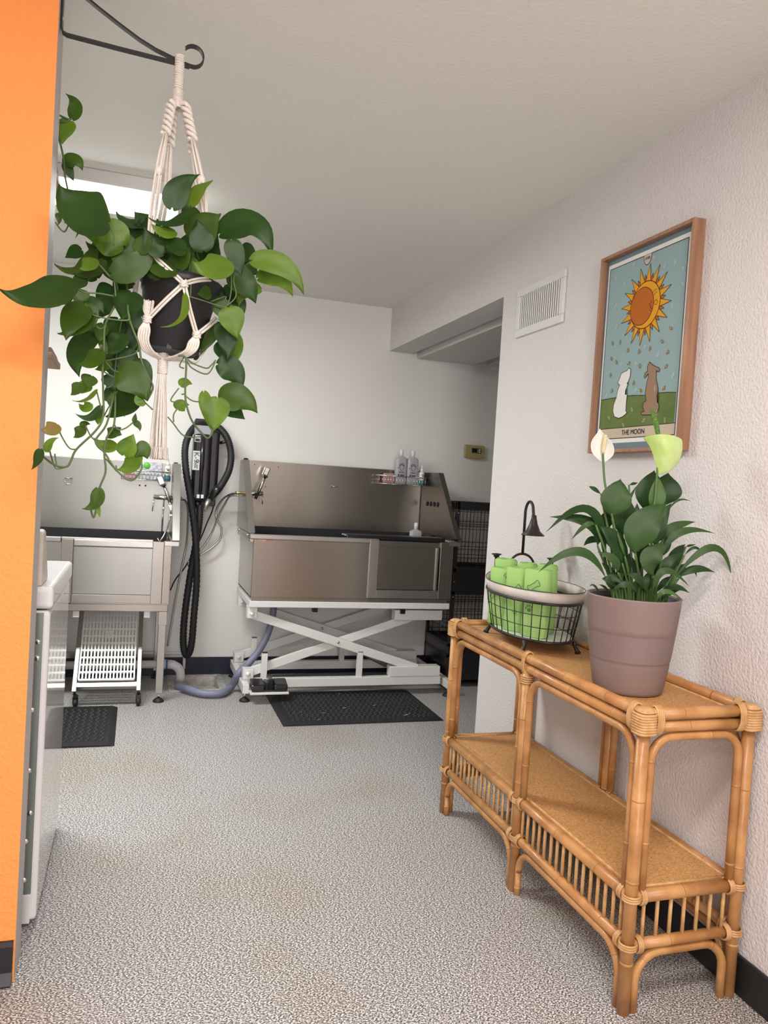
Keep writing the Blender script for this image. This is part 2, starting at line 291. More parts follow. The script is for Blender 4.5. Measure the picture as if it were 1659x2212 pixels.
POTHOS_LEAVES=[(-0.099, 1.96, 1.879, -0.161, 1.95, 1.897, -0.204, 1.94, 1.943, 0.129, 10.0, 0.0), (-0.064, 2.05, 1.854, -0.112, 2.05, 1.874, -0.164, 2.05, 1.872, 0.086, -15.0, 3.0), (-0.007, 2.12, 1.935, -0.052, 2.12, 1.93, -0.085, 2.12, 1.958, 0.055, 30.0, 0.0), (0.048, 1.985, 1.946, 0.065, 1.985, 2.0, 0.108, 1.985, 2.037, 0.054, 15.0, 0.0), (0.092, 2.0, 1.965, 0.11, 2.0, 2.004, 0.141, 2.0, 2.034, 0.044, -20.0, 2.0), (0.096, 1.96, 1.941, 0.05, 1.95, 1.895, -0.005, 1.94, 1.899, 0.038, 20.0, 0.0), (0.056, 1.955, 1.879, 0.026, 1.945, 1.87, 0.002, 1.935, 1.884, 0.033, 0.0, 2.0), (0.031, 1.965, 1.828, 0.003, 1.965, 1.85, -0.014, 1.965, 1.882, 0.049, 0.0, 0.0), (0.083, 1.97, 1.843, 0.052, 1.97, 1.853, 0.029, 1.97, 1.874, 0.05, 10.0, 0.0), (-0.024, 1.965, 1.82, -0.014, 1.965, 1.846, -0.003, 1.965, 1.873, 0.04, 0.0, 1.0), (0.127, 1.98, 1.853, 0.117, 1.98, 1.891, 0.107, 1.98, 1.928, 0.053, 0.0, 0.0), (0.011, 1.99, 1.77, 0.022, 1.99, 1.797, 0.032, 1.99, 1.824, 0.038, 0.0, 0.0), (0.109, 2.0, 1.883, 0.131, 2.0, 1.924, 0.166, 2.0, 1.956, 0.076, 5.0, 1.0), (-0.132, 2.08, 1.84, -0.165, 2.08, 1.784, -0.221, 2.08, 1.795, 0.048, 20.0, 1.0), (-0.127, 1.98, 1.794, -0.137, 1.975, 1.774, -0.155, 1.97, 1.765, 0.037, 0.0, 2.0), (-0.107, 2.02, 1.802, -0.134, 2.02, 1.769, -0.173, 2.02, 1.764, 0.041, 10.0, 0.0), (-0.08, 1.98, 1.767, -0.02, 1.97, 1.798, 0.005, 1.96, 1.862, 0.058, 25.0, 1.0), (0.061, 1.99, 1.8, 0.019, 1.985, 1.796, -0.01, 1.98, 1.822, 0.059, 10.0, 1.0), (0.061, 2.0, 1.803, 0.079, 2.0, 1.834, 0.098, 2.0, 1.865, 0.046, 0.0, 1.0), (0.104, 2.03, 1.785, 0.101, 2.03, 1.82, 0.098, 2.03, 1.856, 0.061, 0.0, 3.0), (0.182, 1.94, 1.825, 0.141, 1.93, 1.796, 0.099, 1.92, 1.807, 0.07, 0.0, 2.0), (0.172, 2.05, 1.922, 0.26, 2.04, 1.954, 0.305, 2.03, 1.874, 0.079, 0.0, 0.0), (0.195, 2.0, 1.891, 0.211, 2.0, 1.847, 0.227, 2.0, 1.803, 0.044, 0.0, 0.0), (0.256, 2.02, 1.857, 0.339, 2.01, 1.847, 0.389, 2.0, 1.781, 0.057, 10.0, 2.0), (0.278, 2.06, 1.825, 0.335, 2.06, 1.829, 0.371, 2.06, 1.788, 0.054, 0.0, 3.0), (0.197, 2.0, 1.808, 0.239, 2.0, 1.785, 0.266, 2.0, 1.744, 0.068, 0.0, 0.0), (0.282, 2.06, 1.795, 0.24, 2.06, 1.782, 0.229, 2.06, 1.739, 0.041, 0.0, 3.0), (0.196, 1.97, 1.716, 0.208, 1.97, 1.68, 0.221, 1.97, 1.643, 0.058, 0.0, 2.0), (0.161, 2.0, 1.727, 0.194, 2.0, 1.713, 0.207, 2.0, 1.679, 0.044, 10.0, 1.0), (0.15, 1.99, 1.753, 0.134, 1.99, 1.75, 0.117, 1.99, 1.747, 0.037, 0.0, 1.0), (0.086, 1.93, 1.725, 0.082, 1.925, 1.668, 0.033, 1.92, 1.642, 0.019, 20.0, 2.0), (0.183, 2.02, 1.687, 0.202, 2.02, 1.642, 0.202, 2.02, 1.593, 0.05, 0.0, 0.0), (0.214, 2.06, 1.672, 0.23, 2.06, 1.63, 0.219, 2.06, 1.585, 0.036, 10.0, 3.0), (0.173, 2.08, 1.694, 0.156, 2.08, 1.653, 0.139, 2.08, 1.612, 0.041, 0.0, 1.0), (0.184, 2.04, 1.585, 0.227, 2.04, 1.567, 0.245, 2.04, 1.522, 0.06, 10.0, 0.0), (0.192, 2.0, 1.493, 0.244, 1.995, 1.498, 0.285, 1.99, 1.465, 0.073, 0.0, 1.0), (0.199, 2.02, 1.488, 0.228, 2.02, 1.469, 0.258, 2.02, 1.449, 0.048, 0.0, 0.0), (0.182, 1.99, 1.491, 0.178, 1.99, 1.449, 0.175, 1.99, 1.408, 0.061, 0.0, 2.0), (0.148, 2.0, 1.503, 0.159, 2.0, 1.457, 0.17, 2.0, 1.411, 0.03, 10.0, 2.0), (0.092, 2.05, 1.523, 0.106, 2.05, 1.532, 0.122, 2.05, 1.529, 0.026, 0.0, 3.0), (0.088, 2.03, 1.46, 0.099, 2.03, 1.473, 0.116, 2.03, 1.474, 0.033, 0.0, 3.0), (-0.165, 1.9, 1.715, -0.233, 1.885, 1.67, -0.305, 1.87, 1.675, 0.08, 5.0, 0.0), (-0.146, 2.02, 1.755, -0.162, 2.02, 1.739, -0.179, 2.02, 1.723, 0.036, 0.0, 0.0), (-0.181, 2.05, 1.722, -0.193, 2.05, 1.701, -0.214, 2.05, 1.695, 0.029, 0.0, 0.0), (-0.141, 1.98, 1.685, -0.15, 1.97, 1.63, -0.195, 1.96, 1.607, 0.053, 0.0, 1.0), (-0.137, 1.96, 1.676, -0.164, 1.95, 1.636, -0.175, 1.94, 1.59, 0.061, 0.0, 1.0), (-0.138, 1.97, 1.68, -0.123, 1.97, 1.657, -0.117, 1.97, 1.63, 0.037, 0.0, 1.0), (-0.143, 2.0, 1.696, -0.155, 2.0, 1.711, -0.167, 2.0, 1.726, 0.036, 0.0, 1.0), (-0.144, 2.03, 1.697, -0.115, 2.03, 1.696, -0.097, 2.03, 1.675, 0.034, 0.0, 0.0), (-0.077, 2.06, 1.733, -0.094, 2.06, 1.705, -0.11, 2.06, 1.676, 0.044, 0.0, 0.0), (-0.038, 2.0, 1.73, -0.047, 2.0, 1.695, -0.057, 2.0, 1.66, 0.07, 5.0, 0.0), (-0.038, 2.05, 1.706, -0.014, 2.05, 1.672, -0.006, 2.05, 1.629, 0.058, 0.0, 0.0), (-0.101, 2.05, 1.655, -0.105, 2.05, 1.631, -0.109, 2.05, 1.607, 0.032, 0.0, 1.0), (-0.118, 2.06, 1.623, -0.158, 2.06, 1.578, -0.151, 2.06, 1.52, 0.067, 15.0, 0.0), (-0.102, 1.98, 1.58, -0.119, 1.98, 1.55, -0.15, 1.98, 1.545, 0.044, 10.0, 1.0), (-0.056, 2.03, 1.632, -0.068, 2.03, 1.602, -0.09, 2.03, 1.578, 0.046, 0.0, 0.0), (-0.088, 2.04, 1.566, -0.096, 2.04, 1.549, -0.114, 2.04, 1.542, 0.032, 0.0, 1.0), (-0.054, 1.95, 1.53, -0.013, 1.94, 1.507, 0.012, 1.93, 1.465, 0.073, 5.0, 1.0), (-0.079, 2.08, 1.537, -0.072, 2.08, 1.517, -0.064, 2.08, 1.496, 0.044, 0.0, 0.0), (-0.119, 2.0, 1.519, -0.125, 2.0, 1.504, -0.131, 2.0, 1.489, 0.038, 0.0, 1.0), (-0.127, 2.03, 1.504, -0.135, 2.03, 1.491, -0.142, 2.03, 1.478, 0.032, 0.0, 3.0), (-0.144, 2.0, 1.499, -0.151, 2.0, 1.482, -0.164, 2.0, 1.47, 0.029, 0.0, 1.0), (-0.016, 2.0, 1.491, -0.044, 2.0, 1.452, -0.083, 2.0, 1.426, 0.066, 10.0, 0.0), (-0.105, 1.98, 1.484, -0.126, 1.98, 1.459, -0.157, 1.98, 1.456, 0.017, 30.0, 2.0), (-0.117, 2.0, 1.453, -0.131, 2.0, 1.441, -0.144, 2.0, 1.452, 0.025, 0.0, 3.0), (-0.093, 1.99, 1.447, -0.116, 1.99, 1.418, -0.15, 1.99, 1.426, 0.022, 0.0, 0.0), (-0.097, 2.02, 1.438, -0.099, 2.02, 1.421, -0.1, 2.02, 1.404, 0.025, 0.0, 3.0), (-0.186, 1.95, 1.394, -0.2, 1.945, 1.38, -0.217, 1.94, 1.38, 0.037, 0.0, 4.0), (-0.136, 2.0, 1.396, -0.14, 2.0, 1.379, -0.153, 2.0, 1.369, 0.027, 0.0, 1.0), (-0.136, 2.0, 1.396, -0.127, 2.0, 1.404, -0.115, 2.0, 1.403, 0.016, 0.0, 1.0), (-0.203, 1.94, 1.33, -0.197, 1.94, 1.352, -0.179, 1.94, 1.364, 0.018, 0.0, 2.0), (-0.217, 1.93, 1.332, -0.221, 1.93, 1.307, -0.234, 1.93, 1.286, 0.023, 10.0, 0.0), (-0.056, 2.04, 1.358, -0.086, 2.04, 1.355, -0.109, 2.04, 1.374, 0.032, 0.0, 2.0), (-0.06, 2.0, 1.399, -0.066, 2.0, 1.383, -0.08, 2.0, 1.375, 0.029, 0.0, 1.0), (-0.06, 2.01, 1.4, -0.054, 2.01, 1.389, -0.042, 2.01, 1.385, 0.027, 0.0, 1.0), (-0.034, 1.97, 1.335, -0.025, 1.97, 1.361, -0.016, 1.97, 1.387, 0.045, 0.0, 3.0), (-0.007, 2.02, 1.354, 0.012, 2.02, 1.347, 0.02, 2.02, 1.328, 0.042, 0.0, 1.0), (-0.019, 2.03, 1.334, -0.002, 2.03, 1.331, 0.007, 2.03, 1.317, 0.028, 0.0, 2.0), (-0.009, 2.0, 1.328, -0.024, 2.0, 1.305, -0.05, 2.0, 1.3, 0.039, 0.0, 2.0), (-0.016, 2.0, 1.417, -0.004, 2.0, 1.409, -0.001, 2.0, 1.395, 0.015, 0.0, 1.0), (-0.015, 2.0, 1.417, -0.014, 2.0, 1.428, -0.013, 2.0, 1.44, 0.011, 0.0, 1.0), (-0.09, 1.97, 1.249, -0.094, 1.97, 1.213, -0.124, 1.97, 1.2, 0.031, 0.0, 1.0), (-0.093, 1.98, 1.219, -0.098, 1.98, 1.217, -0.103, 1.98, 1.214, 0.016, 0.0, 2.0), (-0.09, 1.97, 1.211, -0.086, 1.97, 1.195, -0.082, 1.97, 1.18, 0.011, 0.0, 2.0), (0.007, 1.94, 1.461, -0.009, 1.94, 1.465, -0.014, 1.94, 1.482, 0.02, 0.0, 3.0), (-0.193, 2.0, 1.875, -0.164, 2.0, 1.872, -0.17, 2.0, 1.84, 0.014, 0.0, 1.0), (-0.215, 2.02, 1.897, -0.208, 2.02, 1.885, -0.212, 2.02, 1.87, 0.013, 0.0, 1.0), (0.016, 2.1, 1.939, -0.006, 2.1, 1.923, -0.028, 2.1, 1.908, 0.06, 20.0, 0.0), (-0.027, 2.14, 1.896, -0.056, 2.14, 1.904, -0.085, 2.14, 1.911, 0.066, 0.0, 0.0), (0.042, 2.16, 1.913, 0.026, 2.16, 1.937, 0.01, 2.16, 1.962, 0.054, 10.0, 0.0), (0.144, 2.12, 1.868, 0.157, 2.12, 1.895, 0.171, 2.12, 1.921, 0.059, 0.0, 0.0), (0.176, 2.12, 1.824, 0.163, 2.12, 1.847, 0.15, 2.12, 1.869, 0.059, 0.0, 0.0), (-0.048, 2.12, 1.84, -0.076, 2.12, 1.848, -0.104, 2.12, 1.855, 0.057, 0.0, 0.0), (-0.011, 2.14, 1.803, -0.024, 2.14, 1.825, -0.037, 2.14, 1.847, 0.053, 0.0, 0.0), (0.235, 2.12, 1.87, 0.26, 2.12, 1.861, 0.286, 2.12, 1.852, 0.055, 0.0, 0.0), (-0.079, 2.12, 1.788, -0.056, 2.12, 1.78, -0.033, 2.12, 1.771, 0.057, 0.0, 0.0), (-0.099, 2.14, 1.731, -0.115, 2.14, 1.705, -0.131, 2.14, 1.679, 0.053, 0.0, 0.0), (-0.051, 2.14, 1.677, -0.032, 2.14, 1.643, -0.013, 2.14, 1.609, 0.063, 0.0, 0.0), (-0.081, 2.12, 1.599, -0.062, 2.12, 1.559, -0.043, 2.12, 1.52, 0.06, 0.0, 0.0), (-0.017, 2.06, 1.574, 0.001, 2.06, 1.535, 0.02, 2.06, 1.496, 0.051, 0.0, 0.0), (-0.023, 2.07, 1.802, -0.058, 2.07, 1.854, -0.071, 2.07, 1.918, 0.082, 10.0, 1.0), (0.028, 2.08, 1.794, 0.01, 2.08, 1.85, -0.008, 2.08, 1.906, 0.073, 0.0, 0.0), (-0.026, 2.09, 1.859, -0.093, 2.09, 1.834, -0.153, 2.09, 1.863, 0.073, 0.0, 0.0), (0.01, 2.11, 1.84, -0.031, 2.11, 1.883, -0.03, 2.11, 1.946, 0.069, -20.0, 0.0), (0.039, 2.07, 1.793, 0.046, 2.07, 1.853, 0.053, 2.07, 1.912, 0.071, 10.0, 0.0), (0.091, 2.09, 1.817, 0.101, 2.09, 1.889, 0.137, 2.09, 1.955, 0.07, 0.0, 0.0), (0.083, 2.03, 1.79, 0.081, 2.03, 1.836, 0.079, 2.03, 1.882, 0.061, 0.0, 1.0), (0.033, 2.04, 1.797, 0.032, 2.04, 1.831, 0.032, 2.04, 1.866, 0.053, 0.0, 0.0), (0.128, 2.11, 1.815, 0.148, 2.11, 1.879, 0.169, 2.11, 1.942, 0.068, 0.0, 0.0), (-0.039, 2.07, 1.794, -0.084, 2.07, 1.789, -0.117, 2.07, 1.817, 0.058, 10.0, 0.0), (-0.033, 2.07, 1.783, -0.063, 2.07, 1.779, -0.093, 2.07, 1.775, 0.054, 0.0, 1.0), (-0.053, 2.07, 1.734, -0.076, 2.07, 1.742, -0.1, 2.07, 1.751, 0.047, 0.0, 0.0), (0.155, 2.08, 1.824, 0.178, 2.08, 1.851, 0.213, 2.08, 1.856, 0.06, 0.0, 1.0), (0.138, 2.06, 1.781, 0.161, 2.06, 1.766, 0.184, 2.06, 1.752, 0.053, 0.0, 0.0), (-0.088, 2.1, 1.759, -0.107, 2.1, 1.739, -0.125, 2.1, 1.719, 0.047, 0.0, 0.0), (-0.067, 2.09, 1.678, -0.078, 2.09, 1.645, -0.09, 2.09, 1.611, 0.054, 0.0, 0.0), (-0.028, 2.09, 1.683, -0.029, 2.09, 1.639, -0.03, 2.09, 1.594, 0.054, 0.0, 0.0), (-0.088, 2.1, 1.642, -0.079, 2.1, 1.602, -0.07, 2.1, 1.562, 0.052, 0.0, 1.0), (-0.058, 2.09, 1.597, -0.034, 2.09, 1.57, -0.01, 2.09, 1.543, 0.057, 0.0, 0.0), (-0.038, 2.08, 1.539, -0.044, 2.08, 1.509, -0.05, 2.08, 1.48, 0.052, 0.0, 0.0), (-0.069, 2.08, 1.489, -0.054, 2.08, 1.462, -0.039, 2.08, 1.433, 0.042, 0.0, 1.0), (0.2, 2.09, 1.772, 0.224, 2.09, 1.787, 0.247, 2.09, 1.803, 0.054, 0.0, 0.0), (0.218, 2.09, 1.775, 0.229, 2.09, 1.739, 0.24, 2.09, 1.704, 0.049, 0.0, 0.0), (0.189, 2.09, 1.649, 0.205, 2.09, 1.621, 0.222, 2.09, 1.592, 0.044, 0.0, 0.0), (-0.148, 2.08, 1.666, -0.134, 2.08, 1.651, -0.12, 2.08, 1.635, 0.046, 0.0, 0.0), (-0.163, 2.1, 1.841, -0.182, 2.1, 1.83, -0.2, 2.1, 1.818, 0.039, 0.0, 0.0), (-0.124, 2.1, 1.824, -0.109, 2.1, 1.861, -0.095, 2.1, 1.898, 0.054, 0.0, 0.0), (0.233, 2.12, 1.906, 0.258, 2.12, 1.898, 0.284, 2.12, 1.889, 0.055, 0.0, 0.0), (0.006, 2.13, 1.922, -0.018, 2.13, 1.945, -0.042, 2.13, 1.968, 0.058, 0.0, 0.0), (0.109, 2.12, 1.96, 0.093, 2.12, 1.987, 0.077, 2.12, 2.015, 0.044, 0.0, 0.0), (-0.064, 2.12, 1.482, -0.076, 2.12, 1.498, -0.088, 2.12, 1.515, 0.048, 0.0, 0.0), (-0.124, 2.13, 1.784, -0.141, 2.13, 1.8, -0.158, 2.13, 1.815, 0.047, 0.0, 0.0), (0.181, 2.14, 1.768, 0.173, 2.14, 1.798, 0.166, 2.14, 1.828, 0.047, 0.0, 0.0), (0.136, 2.15, 1.949, 0.111, 2.15, 1.963, 0.086, 2.15, 1.978, 0.05, 0.0, 0.0)]
POTHOS_VINES=[[(-0.081, 2.03, 1.778), (-0.068, 2.03, 1.72), (-0.092, 1.985, 1.643), (-0.092, 1.985, 1.577), (-0.093, 1.985, 1.534), (-0.09, 1.985, 1.491), (-0.087, 1.985, 1.424), (-0.102, 1.985, 1.388), (-0.143, 1.985, 1.34), (-0.154, 1.985, 1.312), (-0.164, 1.985, 1.297), (-0.192, 1.985, 1.301), (-0.213, 1.935, 1.32)], [(-0.054, 2.03, 1.771), (-0.047, 2.03, 1.743), (-0.041, 1.985, 1.675), (-0.029, 1.985, 1.64), (-0.013, 1.985, 1.604), (-0.005, 1.985, 1.565), (0.018, 1.985, 1.52), (0.024, 1.985, 1.501), (0.012, 1.985, 1.471)], [(-0.065, 1.985, 1.481), (-0.078, 1.985, 1.406), (-0.101, 1.985, 1.363), (-0.078, 1.985, 1.335), (-0.053, 1.985, 1.299), (-0.016, 1.985, 1.273), (0.007, 1.985, 1.301), (0.006, 1.985, 1.319)], [(-0.061, 1.985, 1.481), (-0.061, 1.985, 1.407), (-0.076, 1.985, 1.373), (-0.08, 1.985, 1.335), (-0.075, 1.985, 1.291), (-0.087, 1.985, 1.25), (-0.091, 1.985, 1.207), (-0.097, 1.985, 1.178), (-0.105, 1.985, 1.204), (-0.098, 1.985, 1.218)], [(0.08, 1.985, 1.588), (0.099, 1.985, 1.582), (0.101, 1.985, 1.514), (0.105, 1.985, 1.474), (0.122, 1.985, 1.43), (0.152, 1.985, 1.397), (0.164, 1.985, 1.391), (0.172, 1.985, 1.405), (0.176, 1.985, 1.417)], [(0.063, 1.99, 1.436), (0.078, 1.99, 1.42), (0.105, 1.99, 1.392), (0.147, 1.99, 1.393)], [(0.078, 1.99, 1.424), (0.077, 1.99, 1.443), (0.088, 1.99, 1.462)], [(0.103, 1.99, 1.583), (0.118, 1.99, 1.573), (0.149, 1.99, 1.565), (0.16, 1.99, 1.572), (0.172, 1.99, 1.588)], [(0.1, 1.99, 1.581), (0.115, 1.99, 1.562), (0.153, 1.99, 1.551), (0.171, 1.99, 1.583)], [(0.094, 1.99, 1.586), (0.085, 1.99, 1.564), (0.096, 1.99, 1.559)], [(0.086, 1.99, 1.509), (0.071, 1.99, 1.485), (0.07, 1.99, 1.475), (0.087, 1.99, 1.474)], [(0.102, 1.99, 1.492), (0.12, 1.99, 1.481), (0.139, 1.99, 1.48)], [(0.104, 1.99, 1.497), (0.093, 1.99, 1.494)], [(-0.17, 1.965, 1.729), (-0.147, 1.965, 1.71), (-0.107, 1.965, 1.711), (-0.076, 1.965, 1.709)], [(-0.042, 1.965, 1.678), (-0.038, 1.965, 1.659), (-0.06, 1.965, 1.654), (-0.105, 1.965, 1.656), (-0.126, 1.965, 1.663), (-0.138, 1.965, 1.684)], [(-0.092, 1.99, 1.642), (-0.102, 1.99, 1.633), (-0.116, 1.99, 1.642), (-0.14, 1.99, 1.678)], [(-0.013, 1.99, 1.605), (-0.023, 1.99, 1.581), (-0.08, 1.99, 1.56), (-0.09, 1.99, 1.559)], [(-0.092, 1.99, 1.579), (-0.1, 1.99, 1.595), (-0.102, 1.99, 1.581)], [(-0.088, 1.99, 1.557), (-0.069, 1.99, 1.537), (-0.051, 1.99, 1.535)], [(-0.092, 1.99, 1.532), (-0.073, 1.99, 1.523), (-0.063, 1.99, 1.521), (-0.051, 1.99, 1.535)], [(-0.128, 1.99, 1.797), (-0.104, 1.99, 1.776), (-0.085, 1.99, 1.757)], [(-0.1, 1.99, 1.888), (-0.084, 1.99, 1.862), (-0.082, 1.99, 1.835)], [(-0.081, 1.99, 1.77), (-0.075, 1.99, 1.736), (-0.072, 1.99, 1.714)], [(-0.164, 1.99, 1.297), (-0.186, 1.99, 1.291), (-0.197, 1.99, 1.315), (-0.196, 1.935, 1.33)], [(-0.164, 1.99, 1.297), (-0.183, 1.99, 1.296), (-0.191, 1.99, 1.326)], [(-0.143, 1.99, 1.34), (-0.159, 1.99, 1.342), (-0.176, 1.99, 1.366), (-0.19, 1.99, 1.396)], [(-0.101, 1.99, 1.363), (-0.114, 1.99, 1.376), (-0.125, 1.99, 1.398)], [(-0.017, 1.99, 1.416), (-0.034, 1.99, 1.4), (-0.051, 1.99, 1.395), (-0.062, 1.99, 1.409)], [(0.063, 2.05, 1.815), (0.066, 1.99, 1.778)], [(0.112, 2.05, 1.897), (0.105, 2.05, 1.862), (0.093, 1.99, 1.782)], [(0.102, 1.99, 1.778), (0.102, 1.99, 1.738)], [(0.088, 1.99, 1.738), (0.123, 1.99, 1.733), (0.169, 1.99, 1.724), (0.189, 1.99, 1.723), (0.199, 1.99, 1.751), (0.199, 1.99, 1.797), (0.192, 2.05, 1.855)], [(0.189, 1.99, 1.723), (0.213, 1.99, 1.753), (0.205, 1.99, 1.798), (0.239, 2.05, 1.847), (0.26, 2.05, 1.868)], [(0.187, 1.99, 1.749), (0.152, 1.99, 1.731)], [(-0.213, 1.99, 1.868), (-0.202, 1.99, 1.854), (-0.192, 1.99, 1.85), (-0.185, 1.99, 1.868), (-0.192, 1.99, 1.872)], [(-0.052, 1.99, 1.308), (-0.05, 1.99, 1.294), (-0.057, 1.99, 1.302), (-0.077, 1.99, 1.323)], [(-0.085, 1.99, 1.493), (-0.074, 1.99, 1.497), (-0.067, 1.99, 1.506)], [(-0.105, 1.99, 1.485), (-0.093, 1.99, 1.445), (-0.088, 1.99, 1.434)], [(0.008, 1.99, 1.466), (0.027, 1.99, 1.45)], [(-0.089, 2.08, 1.43), (-0.079, 2.08, 1.453), (-0.058, 2.08, 1.49), (-0.011, 2.08, 1.554)], [(-0.069, 2.08, 1.513), (-0.066, 2.08, 1.595), (-0.059, 2.08, 1.666), (-0.048, 2.08, 1.737)], [(0.002, 2.08, 1.761), (0.01, 2.08, 1.803), (-0.013, 2.08, 1.858)], [(0.012, 2.08, 1.762), (0.011, 2.08, 1.803), (0.035, 2.08, 1.866)], [(0.022, 2.08, 1.764), (0.031, 2.08, 1.806), (0.026, 2.08, 1.864)], [(0.032, 2.08, 1.765), (0.019, 2.08, 1.804), (0.032, 2.08, 1.865)], [(0.042, 2.08, 1.767), (0.037, 2.08, 1.807), (0.055, 2.08, 1.869)], [(0.053, 2.08, 1.768), (0.04, 2.08, 1.808), (0.03, 2.08, 1.865)], [(0.063, 2.08, 1.769), (0.053, 2.08, 1.809), (0.055, 2.08, 1.869)], [(0.073, 2.08, 1.771), (0.077, 2.08, 1.813), (0.057, 2.08, 1.869)], [(0.083, 2.08, 1.772), (0.084, 2.08, 1.814), (0.089, 2.08, 1.874)], [(0.094, 2.08, 1.774), (0.084, 2.08, 1.814), (0.101, 2.08, 1.876)], [(0.104, 2.08, 1.775), (0.099, 2.08, 1.816), (0.07, 2.08, 1.871)], [(0.115, 2.08, 1.776), (0.108, 2.08, 1.817), (0.111, 2.08, 1.877)], [(0.125, 2.08, 1.778), (0.121, 2.08, 1.819), (0.104, 2.08, 1.876)], [(0.136, 2.08, 1.779), (0.136, 2.08, 1.821), (0.113, 2.08, 1.877)]]
SHELF_VINE_LEAVES=[(-0.216, 2.3, 2.24, -0.211, 2.3, 2.28, -0.236, 2.3, 2.304, 0.035, 0.0, 1.0), (-0.221, 2.3, 2.232, -0.236, 2.3, 2.201, -0.24, 2.3, 2.167, 0.048, 0.0, 2.0), (-0.23, 2.3, 2.115, -0.202, 2.3, 2.131, -0.185, 2.3, 2.107, 0.045, 0.0, 1.0), (-0.229, 2.3, 2.119, -0.217, 2.3, 2.096, -0.205, 2.3, 2.074, 0.025, 0.0, 0.0)]
SHELF_VINE_STEMS=[[(-0.261, 2.3, 2.251), (-0.254, 2.3, 2.225), (-0.251, 2.3, 2.191), (-0.24, 2.3, 2.156), (-0.232, 2.3, 2.121), (-0.228, 2.3, 2.084), (-0.221, 2.32, 2.055)], [(-0.256, 2.3, 2.244), (-0.226, 2.3, 2.236), (-0.217, 2.3, 2.24)], [(-0.258, 2.3, 2.224), (-0.233, 2.3, 2.228), (-0.221, 2.3, 2.238)]]
